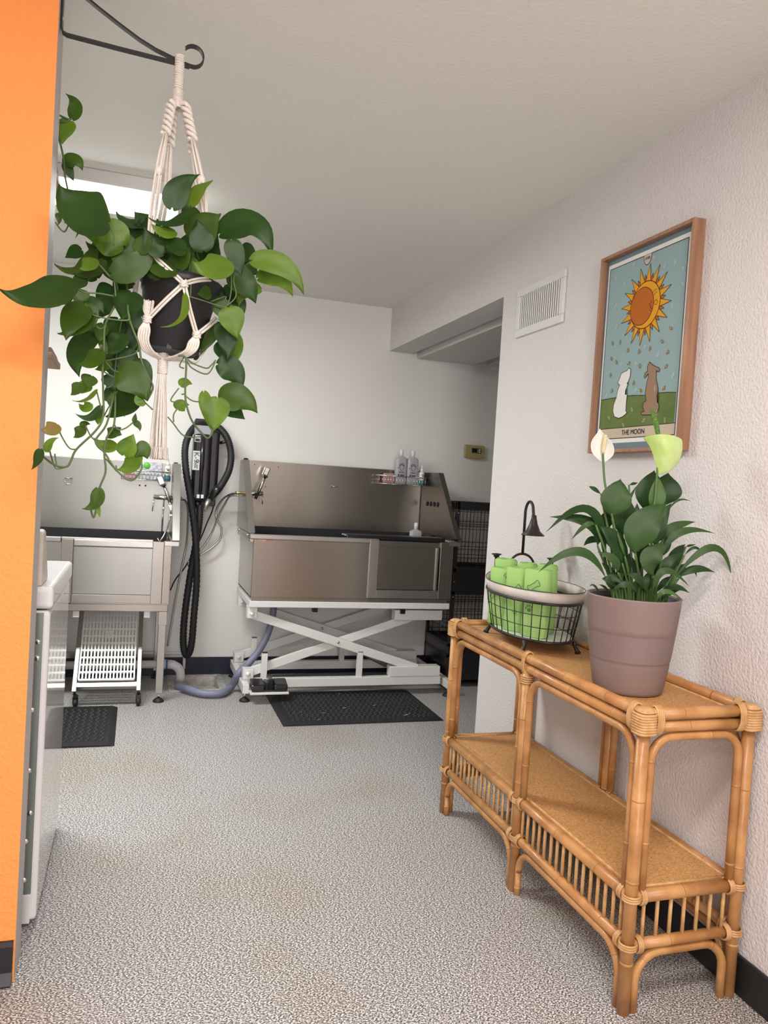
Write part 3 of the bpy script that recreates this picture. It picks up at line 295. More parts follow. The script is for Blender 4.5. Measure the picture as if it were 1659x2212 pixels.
LILY_LEAVES=[(1.286, 1.883, 1.248, 1.289, 1.874, 1.305, 1.305, 1.882, 1.362, 0.073, 0.0, 1.0), (1.437, 1.93, 1.269, 1.438, 1.922, 1.332, 1.452, 1.93, 1.396, 0.074, 0.0, 0.0), (1.483, 1.916, 1.288, 1.481, 1.908, 1.339, 1.491, 1.917, 1.391, 0.076, 0.0, 0.0), (1.412, 1.864, 1.263, 1.412, 1.856, 1.319, 1.416, 1.867, 1.378, 0.04, 0.0, 2.0), (1.317, 1.807, 1.154, 1.327, 1.796, 1.232, 1.394, 1.788, 1.301, 0.078, 0.0, 1.0), (1.334, 1.898, 1.198, 1.333, 1.89, 1.256, 1.344, 1.899, 1.314, 0.06, 10.0, 0.0), (1.317, 1.935, 1.218, 1.307, 1.929, 1.244, 1.308, 1.94, 1.27, 0.048, 0.0, 0.0), (1.314, 1.859, 1.123, 1.286, 1.86, 1.187, 1.246, 1.885, 1.224, 0.043, 0.0, 0.0), (1.287, 1.899, 1.108, 1.232, 1.912, 1.268, 1.12, 1.956, 1.196, 0.03, 15.0, 0.0), (1.268, 1.918, 1.165, 1.24, 1.918, 1.228, 1.133, 1.964, 1.24, 0.034, 0.0, 0.0), (1.232, 1.879, 1.226, 1.201, 1.878, 1.225, 1.168, 1.898, 1.179, 0.013, 0.0, 1.0), (1.325, 1.984, 1.171, 1.291, 1.984, 1.178, 1.274, 1.999, 1.156, 0.019, 0.0, 0.0), (1.277, 1.88, 1.079, 1.194, 1.899, 1.149, 1.094, 1.939, 1.08, 0.025, 0.0, 1.0), (1.298, 1.853, 1.096, 1.279, 1.85, 1.133, 1.24, 1.874, 1.151, 0.023, 0.0, 1.0), (1.369, 1.788, 1.097, 1.353, 1.785, 1.15, 1.408, 1.779, 1.189, 0.05, 0.0, 1.0), (1.401, 1.801, 1.158, 1.442, 1.78, 1.223, 1.538, 1.759, 1.224, 0.019, 0.0, 1.0), (1.434, 1.865, 1.186, 1.466, 1.846, 1.231, 1.534, 1.835, 1.252, 0.025, 0.0, 1.0), (1.418, 1.849, 1.173, 1.412, 1.843, 1.237, 1.453, 1.842, 1.302, 0.041, 0.0, 0.0), (1.479, 1.886, 1.281, 1.498, 1.87, 1.311, 1.541, 1.867, 1.308, 0.006, 0.0, 1.0), (1.473, 1.839, 1.096, 1.468, 1.832, 1.145, 1.503, 1.832, 1.186, 0.036, 20.0, 0.0), (1.454, 1.803, 1.097, 1.543, 1.767, 1.185, 1.603, 1.755, 1.106, 0.02, 0.0, 1.0), (1.468, 1.819, 1.089, 1.512, 1.796, 1.119, 1.573, 1.786, 1.112, 0.02, 0.0, 0.0), (1.494, 1.824, 1.154, 1.516, 1.807, 1.179, 1.545, 1.807, 1.153, 0.008, 0.0, 0.0), (1.368, 1.787, 1.051, 1.391, 1.771, 1.115, 1.464, 1.757, 1.074, 0.018, 0.0, 1.0), (1.425, 1.821, 1.054, 1.455, 1.801, 1.066, 1.5, 1.797, 1.05, 0.016, 0.0, 0.0), (1.305, 1.87, 1.047, 1.294, 1.864, 1.073, 1.333, 1.863, 1.096, 0.039, 0.0, 0.0), (1.32, 1.792, 1.051, 1.285, 1.793, 1.071, 1.256, 1.812, 1.051, 0.017, 0.0, 0.0), (1.354, 1.812, 1.056, 1.332, 1.81, 1.089, 1.304, 1.83, 1.096, 0.019, 0.0, 0.0), (1.276, 1.931, 1.315, 1.252, 1.929, 1.327, 1.241, 1.943, 1.335, 0.012, 0.0, 0.0), (1.38, 1.782, 1.025, 1.394, 1.768, 1.058, 1.452, 1.759, 1.033, 0.013, 0.0, 2.0), (1.416, 1.825, 1.095, 1.43, 1.812, 1.134, 1.478, 1.808, 1.165, 0.024, 0.0, 0.0), (1.314, 1.849, 1.143, 1.296, 1.846, 1.179, 1.289, 1.86, 1.214, 0.008, 0.0, 2.0), (1.361, 1.874, 1.073, 1.33, 1.875, 1.112, 1.319, 1.89, 1.154, 0.028, 0.0, 0.0), (1.388, 1.886, 1.072, 1.365, 1.885, 1.112, 1.362, 1.898, 1.15, 0.028, 0.0, 0.0), (1.422, 1.876, 1.094, 1.432, 1.864, 1.136, 1.422, 1.879, 1.174, 0.028, 0.0, 0.0), (1.32, 1.865, 1.046, 1.283, 1.867, 1.072, 1.266, 1.883, 1.074, 0.02, 0.0, 0.0), (1.393, 1.863, 1.044, 1.404, 1.85, 1.074, 1.428, 1.853, 1.097, 0.024, 0.0, 0.0), (1.368, 1.891, 1.031, 1.352, 1.887, 1.067, 1.364, 1.895, 1.099, 0.024, 0.0, 0.0), (1.302, 1.891, 1.032, 1.281, 1.888, 1.05, 1.271, 1.902, 1.054, 0.007, 0.0, 0.0), (1.28, 1.898, 1.02, 1.254, 1.897, 1.052, 1.247, 1.91, 1.046, 0.006, 0.0, 0.0), (1.502, 1.85, 1.084, 1.528, 1.832, 1.115, 1.551, 1.834, 1.091, 0.012, 0.0, 0.0), (1.503, 1.832, 1.178, 1.507, 1.82, 1.183, 1.531, 1.823, 1.187, 0.006, 0.0, 0.0), (1.364, 1.925, 1.346, 1.37, 1.912, 1.35, 1.389, 1.917, 1.354, 0.008, 0.0, 0.0), (1.374, 1.912, 1.076, 1.346, 1.912, 1.12, 1.321, 1.931, 1.134, 0.028, 0.0, 0.0), (1.399, 1.905, 1.098, 1.407, 1.893, 1.14, 1.426, 1.899, 1.189, 0.032, 0.0, 0.0), (1.424, 1.895, 1.06, 1.439, 1.881, 1.094, 1.476, 1.88, 1.111, 0.024, 0.0, 0.0), (1.387, 1.931, 1.127, 1.356, 1.932, 1.167, 1.345, 1.947, 1.206, 0.028, 0.0, 0.0), (1.417, 1.922, 1.154, 1.393, 1.92, 1.194, 1.382, 1.936, 1.225, 0.033, 0.0, 0.0), (1.457, 1.908, 1.132, 1.479, 1.892, 1.175, 1.495, 1.899, 1.216, 0.028, 0.0, 0.0), (1.35, 1.855, 1.04, 1.358, 1.843, 1.066, 1.374, 1.849, 1.089, 0.02, 0.0, 1.0), (1.34, 1.88, 1.04, 1.325, 1.875, 1.068, 1.315, 1.889, 1.09, 0.02, 0.0, 0.0), (1.443, 1.867, 1.04, 1.458, 1.853, 1.074, 1.494, 1.853, 1.091, 0.016, 0.0, 0.0), (1.433, 1.828, 1.026, 1.452, 1.812, 1.052, 1.484, 1.813, 1.057, 0.014, 0.0, 0.0), (1.323, 1.886, 1.071, 1.293, 1.886, 1.098, 1.276, 1.903, 1.119, 0.018, 0.0, 0.0), (1.382, 1.824, 1.045, 1.367, 1.82, 1.077, 1.387, 1.825, 1.108, 0.018, 0.0, 1.0), (1.473, 1.859, 1.066, 1.494, 1.843, 1.108, 1.527, 1.844, 1.129, 0.02, 0.0, 0.0), (1.429, 1.93, 1.186, 1.444, 1.916, 1.229, 1.465, 1.921, 1.262, 0.029, 0.0, 0.0), (1.335, 1.927, 1.151, 1.305, 1.928, 1.19, 1.294, 1.943, 1.212, 0.024, 0.0, 0.0), (1.41, 1.926, 1.21, 1.398, 1.921, 1.251, 1.402, 1.932, 1.295, 0.024, 0.0, 0.0), (1.352, 1.936, 1.256, 1.359, 1.924, 1.289, 1.393, 1.926, 1.348, 0.012, 0.0, 0.0)]
LILY_STEMS=[[(1.341, 1.878, 0.985), (1.325, 1.881, 1.116), (1.286, 1.883, 1.248)], [(1.394, 1.861, 0.985), (1.407, 1.896, 1.127), (1.437, 1.93, 1.269)], [(1.419, 1.853, 0.985), (1.438, 1.885, 1.136), (1.483, 1.916, 1.288)], [(1.405, 1.858, 0.985), (1.407, 1.861, 1.124), (1.412, 1.864, 1.263)], [(1.377, 1.867, 0.985), (1.359, 1.837, 1.07), (1.317, 1.807, 1.154)], [(1.357, 1.873, 0.985), (1.35, 1.885, 1.091), (1.334, 1.898, 1.198)], [(1.338, 1.879, 0.985), (1.332, 1.907, 1.102), (1.317, 1.935, 1.218)], [(1.357, 1.873, 0.985), (1.344, 1.866, 1.054), (1.314, 1.859, 1.123)], [(1.332, 1.881, 0.985), (1.319, 1.89, 1.047), (1.287, 1.899, 1.108)], [(1.32, 1.885, 0.985), (1.304, 1.902, 1.075), (1.268, 1.918, 1.165)], [(1.318, 1.886, 0.985), (1.292, 1.882, 1.106), (1.232, 1.879, 1.226)], [(1.326, 1.883, 0.985), (1.325, 1.934, 1.078), (1.325, 1.984, 1.171)], [(1.332, 1.881, 0.985), (1.316, 1.881, 1.032), (1.277, 1.88, 1.079)], [(1.351, 1.875, 0.985), (1.335, 1.864, 1.041), (1.298, 1.853, 1.096)], [(1.405, 1.858, 0.985), (1.394, 1.823, 1.041), (1.369, 1.788, 1.097)], [(1.417, 1.854, 0.985), (1.412, 1.828, 1.071), (1.401, 1.801, 1.158)], [(1.411, 1.856, 0.985), (1.418, 1.861, 1.086), (1.434, 1.865, 1.186)], [(1.409, 1.857, 0.985), (1.411, 1.853, 1.079), (1.418, 1.849, 1.173)], [(1.427, 1.851, 0.985), (1.443, 1.868, 1.133), (1.479, 1.886, 1.281)], [(1.434, 1.849, 0.985), (1.445, 1.844, 1.041), (1.473, 1.839, 1.096)], [(1.438, 1.848, 0.985), (1.443, 1.825, 1.041), (1.454, 1.803, 1.097)], [(1.438, 1.848, 0.985), (1.447, 1.833, 1.037), (1.468, 1.819, 1.089)], [(1.45, 1.844, 0.985), (1.463, 1.834, 1.07), (1.494, 1.824, 1.154)], [(1.325, 1.884, 0.985), (1.31, 1.907, 1.15), (1.276, 1.931, 1.315)], [(1.413, 1.855, 0.985), (1.414, 1.84, 1.04), (1.416, 1.825, 1.095)], [(1.361, 1.872, 0.985), (1.347, 1.861, 1.064), (1.314, 1.849, 1.143)], [(1.371, 1.869, 0.985), (1.368, 1.871, 1.029), (1.361, 1.874, 1.073)], [(1.38, 1.866, 0.985), (1.382, 1.876, 1.029), (1.388, 1.886, 1.072)], [(1.398, 1.86, 0.985), (1.405, 1.868, 1.04), (1.422, 1.876, 1.094)], [(1.442, 1.846, 0.985), (1.46, 1.848, 1.034), (1.502, 1.85, 1.084)], [(1.452, 1.843, 0.985), (1.467, 1.837, 1.081), (1.503, 1.832, 1.178)], [(1.367, 1.87, 0.985), (1.366, 1.897, 1.166), (1.364, 1.925, 1.346)], [(1.365, 1.871, 0.985), (1.368, 1.891, 1.031), (1.374, 1.912, 1.076)], [(1.38, 1.866, 0.985), (1.386, 1.885, 1.042), (1.399, 1.905, 1.098)], [(1.392, 1.862, 0.985), (1.402, 1.879, 1.022), (1.424, 1.895, 1.06)], [(1.367, 1.87, 0.985), (1.373, 1.9, 1.056), (1.387, 1.931, 1.127)], [(1.384, 1.865, 0.985), (1.394, 1.893, 1.069), (1.417, 1.922, 1.154)], [(1.405, 1.858, 0.985), (1.42, 1.883, 1.059), (1.457, 1.908, 1.132)], [(1.351, 1.875, 0.985), (1.342, 1.881, 1.028), (1.323, 1.886, 1.071)], [(1.425, 1.851, 0.985), (1.439, 1.855, 1.025), (1.473, 1.859, 1.066)], [(1.388, 1.863, 0.985), (1.4, 1.897, 1.086), (1.429, 1.93, 1.186)], [(1.347, 1.877, 0.985), (1.343, 1.902, 1.068), (1.335, 1.927, 1.151)], [(1.382, 1.865, 0.985), (1.39, 1.896, 1.098), (1.41, 1.926, 1.21)], [(1.355, 1.874, 0.985), (1.354, 1.905, 1.121), (1.352, 1.936, 1.256)]]
WHITE_FLOWER={'stem': [(1.297, 1.878, 1.209), (1.278, 1.887, 1.287), (1.262, 1.895, 1.347), (1.253, 1.901, 1.428)], 'spadix': [(1.253, 1.901, 1.43), (1.255, 1.901, 1.456), (1.258, 1.901, 1.483)], 'spathe': [(1.256, 1.899, 1.403), (1.248, 1.903, 1.446), (1.242, 1.907, 1.5)]}
GREEN_FLOWER={'stem': [(1.394, 1.847, 1.216), (1.4, 1.849, 1.314), (1.402, 1.851, 1.397), (1.403, 1.852, 1.428)], 'spadix': [(1.4, 1.856, 1.491), (1.392, 1.859, 1.522), (1.378, 1.865, 1.563)], 'outline': [(1.406, 1.85, 1.378), (1.392, 1.856, 1.42), (1.379, 1.861, 1.454), (1.356, 1.869, 1.482), (1.388, 1.86, 1.494), (1.414, 1.851, 1.497), (1.44, 1.843, 1.495), (1.466, 1.834, 1.484), (1.468, 1.832, 1.448), (1.456, 1.835, 1.412), (1.432, 1.841, 1.387)]}
ART={'opening': [(2.445, 2.159), (2.002, 2.149), (1.989, 1.472), (2.453, 1.485)], 'white': [(2.434, 2.14), (2.003, 2.133), (2.005, 1.492), (2.436, 1.503)], 'card': [(2.424, 2.124), (2.008, 2.118), (2.02, 1.513), (2.432, 1.514)], 'hill': [(2.43, 1.656), (2.35, 1.657), (2.272, 1.657), (2.231, 1.655), (2.175, 1.65), (2.104, 1.651), (2.062, 1.649), (2.02, 1.645), (2.021, 1.538), (2.429, 1.546)], 'banner': [(2.429, 1.545), (2.021, 1.537), (2.021, 1.512), (2.432, 1.514)], 'sun': [(2.206, 1.953), (2.193, 2.031), (2.224, 1.875), (2.288, 1.962), (2.13, 1.966)], 'disc': [(2.229, 1.957), (2.226, 2.021), (2.24, 1.893), (2.288, 1.962), (2.175, 1.979)], 'white_dog': [(2.273, 1.753), (2.264, 1.745), (2.263, 1.723), (2.271, 1.708), (2.271, 1.691), (2.278, 1.69), (2.273, 1.667), (2.275, 1.634), (2.274, 1.605), (2.266, 1.599), (2.278, 1.592), (2.291, 1.587), (2.312, 1.583), (2.338, 1.59), (2.35, 1.61), (2.347, 1.635), (2.335, 1.656), (2.33, 1.68), (2.319, 1.698), (2.333, 1.707), (2.323, 1.722), (2.315, 1.738), (2.296, 1.743), (2.283, 1.744)], 'brown_dog': [(2.163, 1.758), (2.149, 1.748), (2.126, 1.737), (2.113, 1.733), (2.107, 1.724), (2.112, 1.719), (2.124, 1.725), (2.123, 1.699), (2.109, 1.667), (2.103, 1.635), (2.103, 1.619), (2.097, 1.607), (2.103, 1.59), (2.117, 1.583), (2.145, 1.583), (2.184, 1.586), (2.188, 1.594), (2.172, 1.597), (2.182, 1.614), (2.179, 1.626), (2.166, 1.631), (2.174, 1.657), (2.17, 1.689), (2.163, 1.712), (2.166, 1.72), (2.182, 1.707), (2.186, 1.714), (2.181, 1.725), (2.17, 1.728), (2.173, 1.743)], 'gold': [(2.38, 1.853), (2.335, 1.849), (2.286, 1.814), (2.222, 1.8), (2.165, 1.802), (2.105, 1.816), (2.066, 1.851), (2.073, 1.777), (2.38, 1.798), (2.349, 1.782), (2.275, 1.768), (2.212, 1.751), (2.075, 1.732), (2.379, 1.74), (2.24, 1.697), (2.198, 1.668), (2.364, 1.683), (2.078, 1.664)], 'pale': [(2.386, 2.085), (2.335, 2.048), (2.288, 2.103), (2.178, 2.102), (2.118, 2.059), (2.069, 2.056), (2.027, 2.029), (2.023, 1.98), (2.377, 1.984), (2.068, 1.922), (2.363, 1.906), (2.192, 1.811), (2.12, 1.777), (2.319, 1.77), (2.234, 1.76), (2.038, 1.701), (2.124, 1.667), (2.225, 1.672), (2.394, 1.669), (2.369, 1.588), (2.281, 1.558), (2.238, 1.607), (2.17, 1.567), (2.062, 1.561), (2.105, 1.586)], 'badge': [(2.214, 2.125), (2.236, 2.126), (2.192, 2.122), (2.212, 2.095)], 'face': [[(2.173, 1.985), (2.165, 1.991), (2.153, 1.993)], [(2.166, 1.975), (2.157, 1.981), (2.15, 1.985)], [(2.174, 1.959), (2.185, 1.948), (2.175, 1.942), (2.18, 1.938), (2.167, 1.931)], [(2.18, 1.931), (2.173, 1.925)]], 'cheek': [(2.152, 1.95), (2.144, 1.948)], 'dogmarks': [[(2.278, 1.688), (2.285, 1.676), (2.285, 1.662), (2.275, 1.661)], [(2.111, 1.663), (2.113, 1.644), (2.109, 1.62), (2.102, 1.619)], [(2.273, 1.707), (2.279, 1.7), (2.273, 1.691)]], 'text': [(2.283, 1.516), (2.163, 1.516), (2.287, 1.53)], 'frame_out': [(2.477, 2.172), (1.996, 2.165), (1.989, 1.463), (2.488, 1.477)]}
HOSES={'dryer': [(0.378, 4.93, 1.102), (0.376, 4.9, 0.994), (0.365, 4.9, 0.878), (0.338, 4.9, 0.646), (0.319, 4.9, 0.414), (0.32, 4.9, 0.239), (0.343, 4.9, 0.164), (0.367, 4.88, 0.229), (0.372, 4.86, 0.421), (0.376, 4.85, 0.653), (0.354, 4.84, 0.911), (0.315, 4.85, 1.137), (0.275, 4.86, 1.333), (0.269, 4.88, 1.474), (0.314, 4.93, 1.58), (0.392, 4.98, 1.615), (0.462, 4.96, 1.602), (0.52, 4.93, 1.539), (0.55, 4.92, 1.439), (0.542, 4.9, 1.336), (0.501, 4.87, 1.247), (0.46, 4.85, 1.188)], 'nozzle': [(0.466, 4.84, 1.202), (0.422, 4.84, 1.134), (0.389, 4.84, 1.076)], 'supply_a': [(0.607, 4.9, 1.192), (0.568, 4.93, 1.185), (0.522, 4.97, 1.149), (0.488, 5.0, 1.081), (0.491, 5.0, 1.022), (0.524, 5.0, 0.964), (0.519, 5.0, 0.89), (0.464, 5.0, 0.828), (0.394, 5.0, 0.782), (0.325, 5.0, 0.735)], 'supply_b': [(0.608, 4.9, 1.18), (0.56, 4.93, 1.17), (0.532, 4.96, 1.115), (0.5, 4.98, 1.039), (0.467, 5.0, 0.932), (0.42, 5.0, 0.842), (0.379, 5.0, 0.796), (0.326, 5.0, 0.715)], 'supply_c': [(0.259, 4.88, 1.135), (0.285, 4.9, 1.128), (0.307, 4.94, 1.075), (0.315, 5.0, 0.926), (0.313, 5.02, 0.836), (0.302, 5.02, 0.762), (0.283, 5.02, 0.628), (0.263, 5.02, 0.48), (0.247, 5.02, 0.332), (0.232, 5.02, 0.199)], 'cord': [(0.468, 4.97, 1.126), (0.46, 5.0, 1.065), (0.434, 5.02, 0.989), (0.409, 5.02, 0.913), (0.378, 5.02, 0.838), (0.314, 5.03, 0.702), (0.261, 5.03, 0.626), (0.231, 5.03, 0.552)], 'drain': [(0.84, 4.72, 0.502), (0.835, 4.72, 0.436), (0.809, 4.7, 0.339), (0.756, 4.66, 0.247), (0.685, 4.62, 0.172), (0.628, 4.59, 0.124), (0.599, 4.65, 0.03), (0.526, 4.522, 0.028), (0.425, 4.52, 0.028), (0.338, 4.601, 0.035), (0.285, 4.72, 0.02)], 'tubhose': [(0.198, 4.84, 1.058), (0.197, 4.84, 1.018), (0.186, 4.83, 0.962), (0.162, 4.82, 0.906), (0.141, 4.8, 0.873)], 'tubhose2': [(0.169, 4.95, 1.102), (0.173, 4.95, 0.982), (0.179, 4.95, 0.861)]}# ================================================================ SETTING
XR, YB, ZC, XL = 1.60, 5.07, 2.51, -.235
b=MB()   # floor with the opening of the floor sink
hx0,hx1,hy0,hy1=.262,.548,4.70,5.02
b.box((-3.2,-3,-.05),(hx0,YB+.1,0)).box((hx1,-3,-.05),(3.6,YB+.1,0)).box((hx0,-3,-.05),(hx1,hy0,0)).box((hx0,hy1,-.05),(hx1,YB+.1,0))
struct(b.build('floor','floor'))
struct(MB().box((-3.2,-3,ZC),(3.6,YB+.1,ZC+.05)).build('ceiling','ceiling'))
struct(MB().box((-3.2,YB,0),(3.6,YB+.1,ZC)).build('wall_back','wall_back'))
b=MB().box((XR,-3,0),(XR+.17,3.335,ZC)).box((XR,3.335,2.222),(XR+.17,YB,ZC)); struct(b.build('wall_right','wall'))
b=MB(); b.box((-3.2,2.06,0),(XL,2.175,ZC)); b.mi[:]=[1]*6; b.mi[2]=0
struct(b.build('wall_left',['orange','jamb']))
struct(MB().box((-3.3,-3,0),(-3.2,YB,ZC)).build('wall_far_left','wall'))
struct(MB().box((-3.2,-3.1,0),(3.6,-3,ZC)).build('wall_front','wall'))
struct(MB().box((3.5,3.0,0),(3.6,YB,ZC)).build('wall_alcove_end','wall'))
struct(MB().box((XR+.17,3.0,0),(3.5,3.1,ZC)).build('wall_alcove_side','wall'))
struct(MB().box((XR-.012,-3,0),(XR,3.335,.105)).build('baseboard_right','baseboard',bevel=.003))
struct(MB().box((-3.2,YB-.012,0),(3.5,YB,.115)).build('baseboard_back','baseboard_blue',bevel=.003))
b=MB().prism([(2.06,0),(2.06,.107),(2.053,.107),(2.05,.095),(2.049,.03),(2.035,.004),(2.035,0)],'x',-3.2,XL-.004); struct(b.build('baseboard_left','baseboard'))
# boxed ducts under the alcove ceiling
struct(MB().box((1.80,3.1,2.19),(2.225,YB,2.45)).build('trim_1','duct',bevel=.004))
struct(MB().box((2.33,3.1,2.20),(2.9,YB,2.45)).build('trim_2','duct',bevel=.004))
struct(MB().box((1.785,3.1,2.255),(1.80,YB,2.45)).build('trim_3','duct'))
b=MB().box((.25,-3.0,0),(1.25,-2.985,2.05)); struct(b.build('added_door_1','oak',bevel=.004))  # unseen door, added as a dark band for the steel to reflect
struct(MB().box((-.95,-3.0,.85),(.17,-2.985,2.25)).build('added_window_1','added_window_glow'))  # made-up glowing window, added behind the camera with the front fill
b=MB(); b.box((-1.02,-3.0,.78),(-.95,-2.97,2.32)).box((.17,-3.0,2.13),(.25,-2.97,2.32)).box((-.95,-3.0,2.25),(.25,-2.97,2.32)).box((-.95,-3.0,.78),(.17,-2.97,.85)); struct(b.build('trim_5','white_paint',bevel=.004))  # frame of the added window
b=MB(); b.box((.17,-3.0,0),(.25,-2.97,2.13)).box((1.25,-3.0,0),(1.33,-2.97,2.13)).box((.25,-3.0,2.05),(1.25,-2.97,2.13)); struct(b.build('trim_4','white_paint',bevel=.004))  # casing of the added door
# ================================================================ CEILING LIGHT
t=thing('ceiling_light','long white fluorescent ceiling fixture behind the hanging plant, lit','ceiling light',(-.5,3.56,ZC))
MB().box((-1.13,3.40,2.455),(.115,3.72,ZC)).build('housing','white_paint',t,bevel=.006)
MB().prism([(3.425,2.456),(3.695,2.456),(3.675,2.425),(3.445,2.425)],'x',-1.11,.095).build('diffuser','light_panel',t)
# ================================================================ AIR VENT
t=thing('air_vent','white louvred wall vent high up beside the opening','vent',(XR,2.97,2.1))
Y0,Y1,Z0,Z1=2.765,3.175,2.0,2.215
b=MB(); x=XR-.012
for a,c in (((Y0,Z0),(Y1,Z0+.034)),((Y0,Z1-.034),(Y1,Z1)),((Y0,Z0+.034),(Y0+.034,Z1-.034)),((Y1-.034,Z0+.034),(Y1,Z1-.034))): b.box((x,a[0],a[1]),(XR,c[0],c[1]))
b.build('frame','white_paint',t,bevel=.003)
b=MB()
for i in range(19):
    y=Y0+.046+i*(Y1-Y0-.092)/18; b.obox((XR-.009,y,Z0+.034),(XR-.009,y,Z1-.034),.0085,.0016,(1,.12,0))
b.build('louvre','white_paint',t)
MB().box((XR-.0015,Y0+.03,Z0+.03),(XR-.0005,Y1-.03,Z1-.03)).build('backing','vent_dark',t)
for yy in (Y0+.017,Y1-.017): MB().lathe([(0,-.0145),(.004,-.014),(.0045,-.012)],(XR,yy,2.107),10,'x').build('screw','white_paint',t)
# ================================================================ FRAMED PRINT
t=thing('framed_print','oak framed tarot style picture of two dogs under a golden sun','picture',(XR,2.21,1.81))
fy0,fy1,fz0,fz1=1.968,2.462,1.463,2.166
b=MB(); w=.012
b.box((1.557,fy0,fz0),(XR-.001,fy0+w,fz1)).box((1.557,fy1-w,fz0),(XR-.001,fy1,fz1)).box((1.557,fy0+w,fz0),(XR-.001,fy1-w,fz0+w)).box((1.557,fy0+w,fz1-w),(XR-.001,fy1-w,fz1))
b.build('frame','oak',t,bevel=.0015)
AX0=1.5785
def quad(u0,v0,u1,v1): return [(u0,v0),(u1,v0),(u1,v1),(u0,v1)]
def flat(mb,poly,lay,mi):
    mb.cur=mi; x=AX0-lay*.00025; mb.add([(x,y,z) for y,z in poly],[tuple(range(len(poly)))],False)
def stroke(mb,pl,wd,lay,mi,closed=True):
    mb.cur=mi; x=AX0-lay*.00025; n=len(pl)
    for i in range(n if closed else n-1):
        a=Vector(pl[i]); c=Vector(pl[(i+1)%n]); d=(c-a)
        if d.length<1e-6: continue
        nn=Vector((-d.y,d.x)).normalized()*wd/2; e=d.normalized()*wd*.3
        q=[a-nn-e,c-nn+e,c+nn+e,a+nn-e]; mb.add([(x,p.x,p.y) for p in q],[(0,1,2,3)],False)
def circle(c,r,n=48,rz=None): return [(c[0]+r*math.cos(2*PI*k/n),c[1]+(rz or r)*math.sin(2*PI*k/n)) for k in range(n)]
A_=ART
pm=['p_mat','p_white','p_blue','p_green','p_tan','p_gold','p_orange','p_paw','p_dog','p_ink']
MBx=MB(); MBx.box((1.580,fy0+w,fz0+w),(1.584,fy1-w,fz1-w)); b=MBx
cy0,cy1,cz0,cz1=2.014,2.428,1.5135,2.121
flat(b,quad(fy0+w,fz0+w,fy1-w,fz1-w),-4,0)
flat(b,quad(cy0-.014,cz0-.016,cy1+.012,cz1+.016),-2,1)
flat(b,quad(cy0,cz0,cy1,cz1),0,2)
hill=[(min(max(y,cy0),cy1),z) for y,z in A_['hill']]
flat(b,hill,1,3); stroke(b,hill[:8],.0022,2,9,False)
flat(b,quad(cy0,cz0,cy1,cz0+.036),2,4); stroke(b,[(cy0,cz0+.036),(cy1,cz0+.036)],.002,3,9,False)
stroke(b,quad(cy0,cz0,cy1,cz1),.0022,3,9)
sc=((A_['sun'][3][0]+A_['sun'][4][0])/2,(A_['sun'][1][1]+A_['sun'][2][1])/2); SR=abs(A_['sun'][1][1]-A_['sun'][2][1])/2
for big in (0,1):
    for k in range(16):
        a=2*PI*(k+.5*(1-big))/16+.1; da=PI/16*(.85 if big else .6); R0=SR*.98; R1=SR*(1.72 if big else 1.32)
        tri=[(sc[0]+R0*math.cos(a-da),sc[1]+R0*math.sin(a-da)),(sc[0]+R1*math.cos(a),sc[1]+R1*math.sin(a)),(sc[0]+R0*math.cos(a+da),sc[1]+R0*math.sin(a+da))]
        flat(b,tri,4+2*big,5 if big else 6); stroke(b,[tri[0],tri[1],tri[2]],.0015,5+2*big,9,False)
flat(b,circle(sc,SR),8,5); stroke(b,circle(sc,SR),.0024,9,9)
dc=(sc[0]+SR*.22,sc[1]-SR*.02); DR=SR*.80
flat(b,circle(dc,DR),10,6); stroke(b,circle(dc,DR),.0018,11,9)
for l in A_['face']: stroke(b,l,.0014,12,9,False)
stroke(b,circle(A_['cheek'][0],.0075,16),.0012,12,9)
flat(b,A_['white_dog'],6,7); stroke(b,A_['white_dog'],.002,7,9)
flat(b,A_['brown_dog'],6,8); stroke(b,A_['brown_dog'],.002,7,9)
for l in A_['dogmarks']: flat(b,l,8,9)
random.seed(3)
for kind,mi in (('gold',5),('pale',7)):
    for (y,z) in A_[kind]:
        a=random.uniform(-.9,.9); c_,s_=math.cos(a),math.sin(a); L=[(0,.0085),(.0035,.001),(.001,-.0085),(-.0035,-.001)]
        q=[(y+u*c_-v*s_,z+u*s_+v*c_) for u,v in L]
        if kind=='gold': flat(b,q,12,5); stroke(b,q,.0012,13,9)
        else: stroke(b,q,.001,12,7)
bc=((A_['badge'][1][0]+A_['badge'][2][0])/2,cz1); hb=[(bc[0]+.021*math.cos(PI+PI*k/12),bc[1]+.034*math.sin(PI+PI*k/12)) for k in range(13)]
flat(b,hb,4,4); stroke(b,hb,.0018,5,9,False)
b.build('print',pm,t,label='pale blue card with two dogs gazing at a golden sun')
text('THE MOON','lettering','p_ink',t,.024,face_mtx((AX0-.002,2.226,cz0+.0175),(0,-1,0),(0,0,1)),ext=.0001)
text('XVIII','lettering','p_ink',t,.013,face_mtx((AX0-.002,bc[0],cz1-.013),(0,-1,0),(0,0,1)),ext=.0001)
# ================================================================ THERMOSTAT
t=thing('thermostat','beige thermostat with small dark screen on back wall','thermostat',(2.27,YB,1.58))
MB().box((2.198,YB-.028,1.535),(2.345,YB,1.625)).build('cover','thermo',t,bevel=.004)
MB().box((2.215,YB-.032,1.532),(2.33,YB-.006,1.545)).build('lip','thermo',t,bevel=.003)
MB().box((2.243,YB-.031,1.568),(2.322,YB-.027,1.605)).build('bezel','steel',t,bevel=.001)
MB().box((2.25,YB-.033,1.573),(2.288,YB-.03,1.601)).build('screen','screen',t)
for z in (1.579,1.594): MB().prism([(2.300,z-.004),(2.314,z-.004),(2.307,z+.005)],'y',YB-.034,YB-.03).build('button','white_plastic',t)
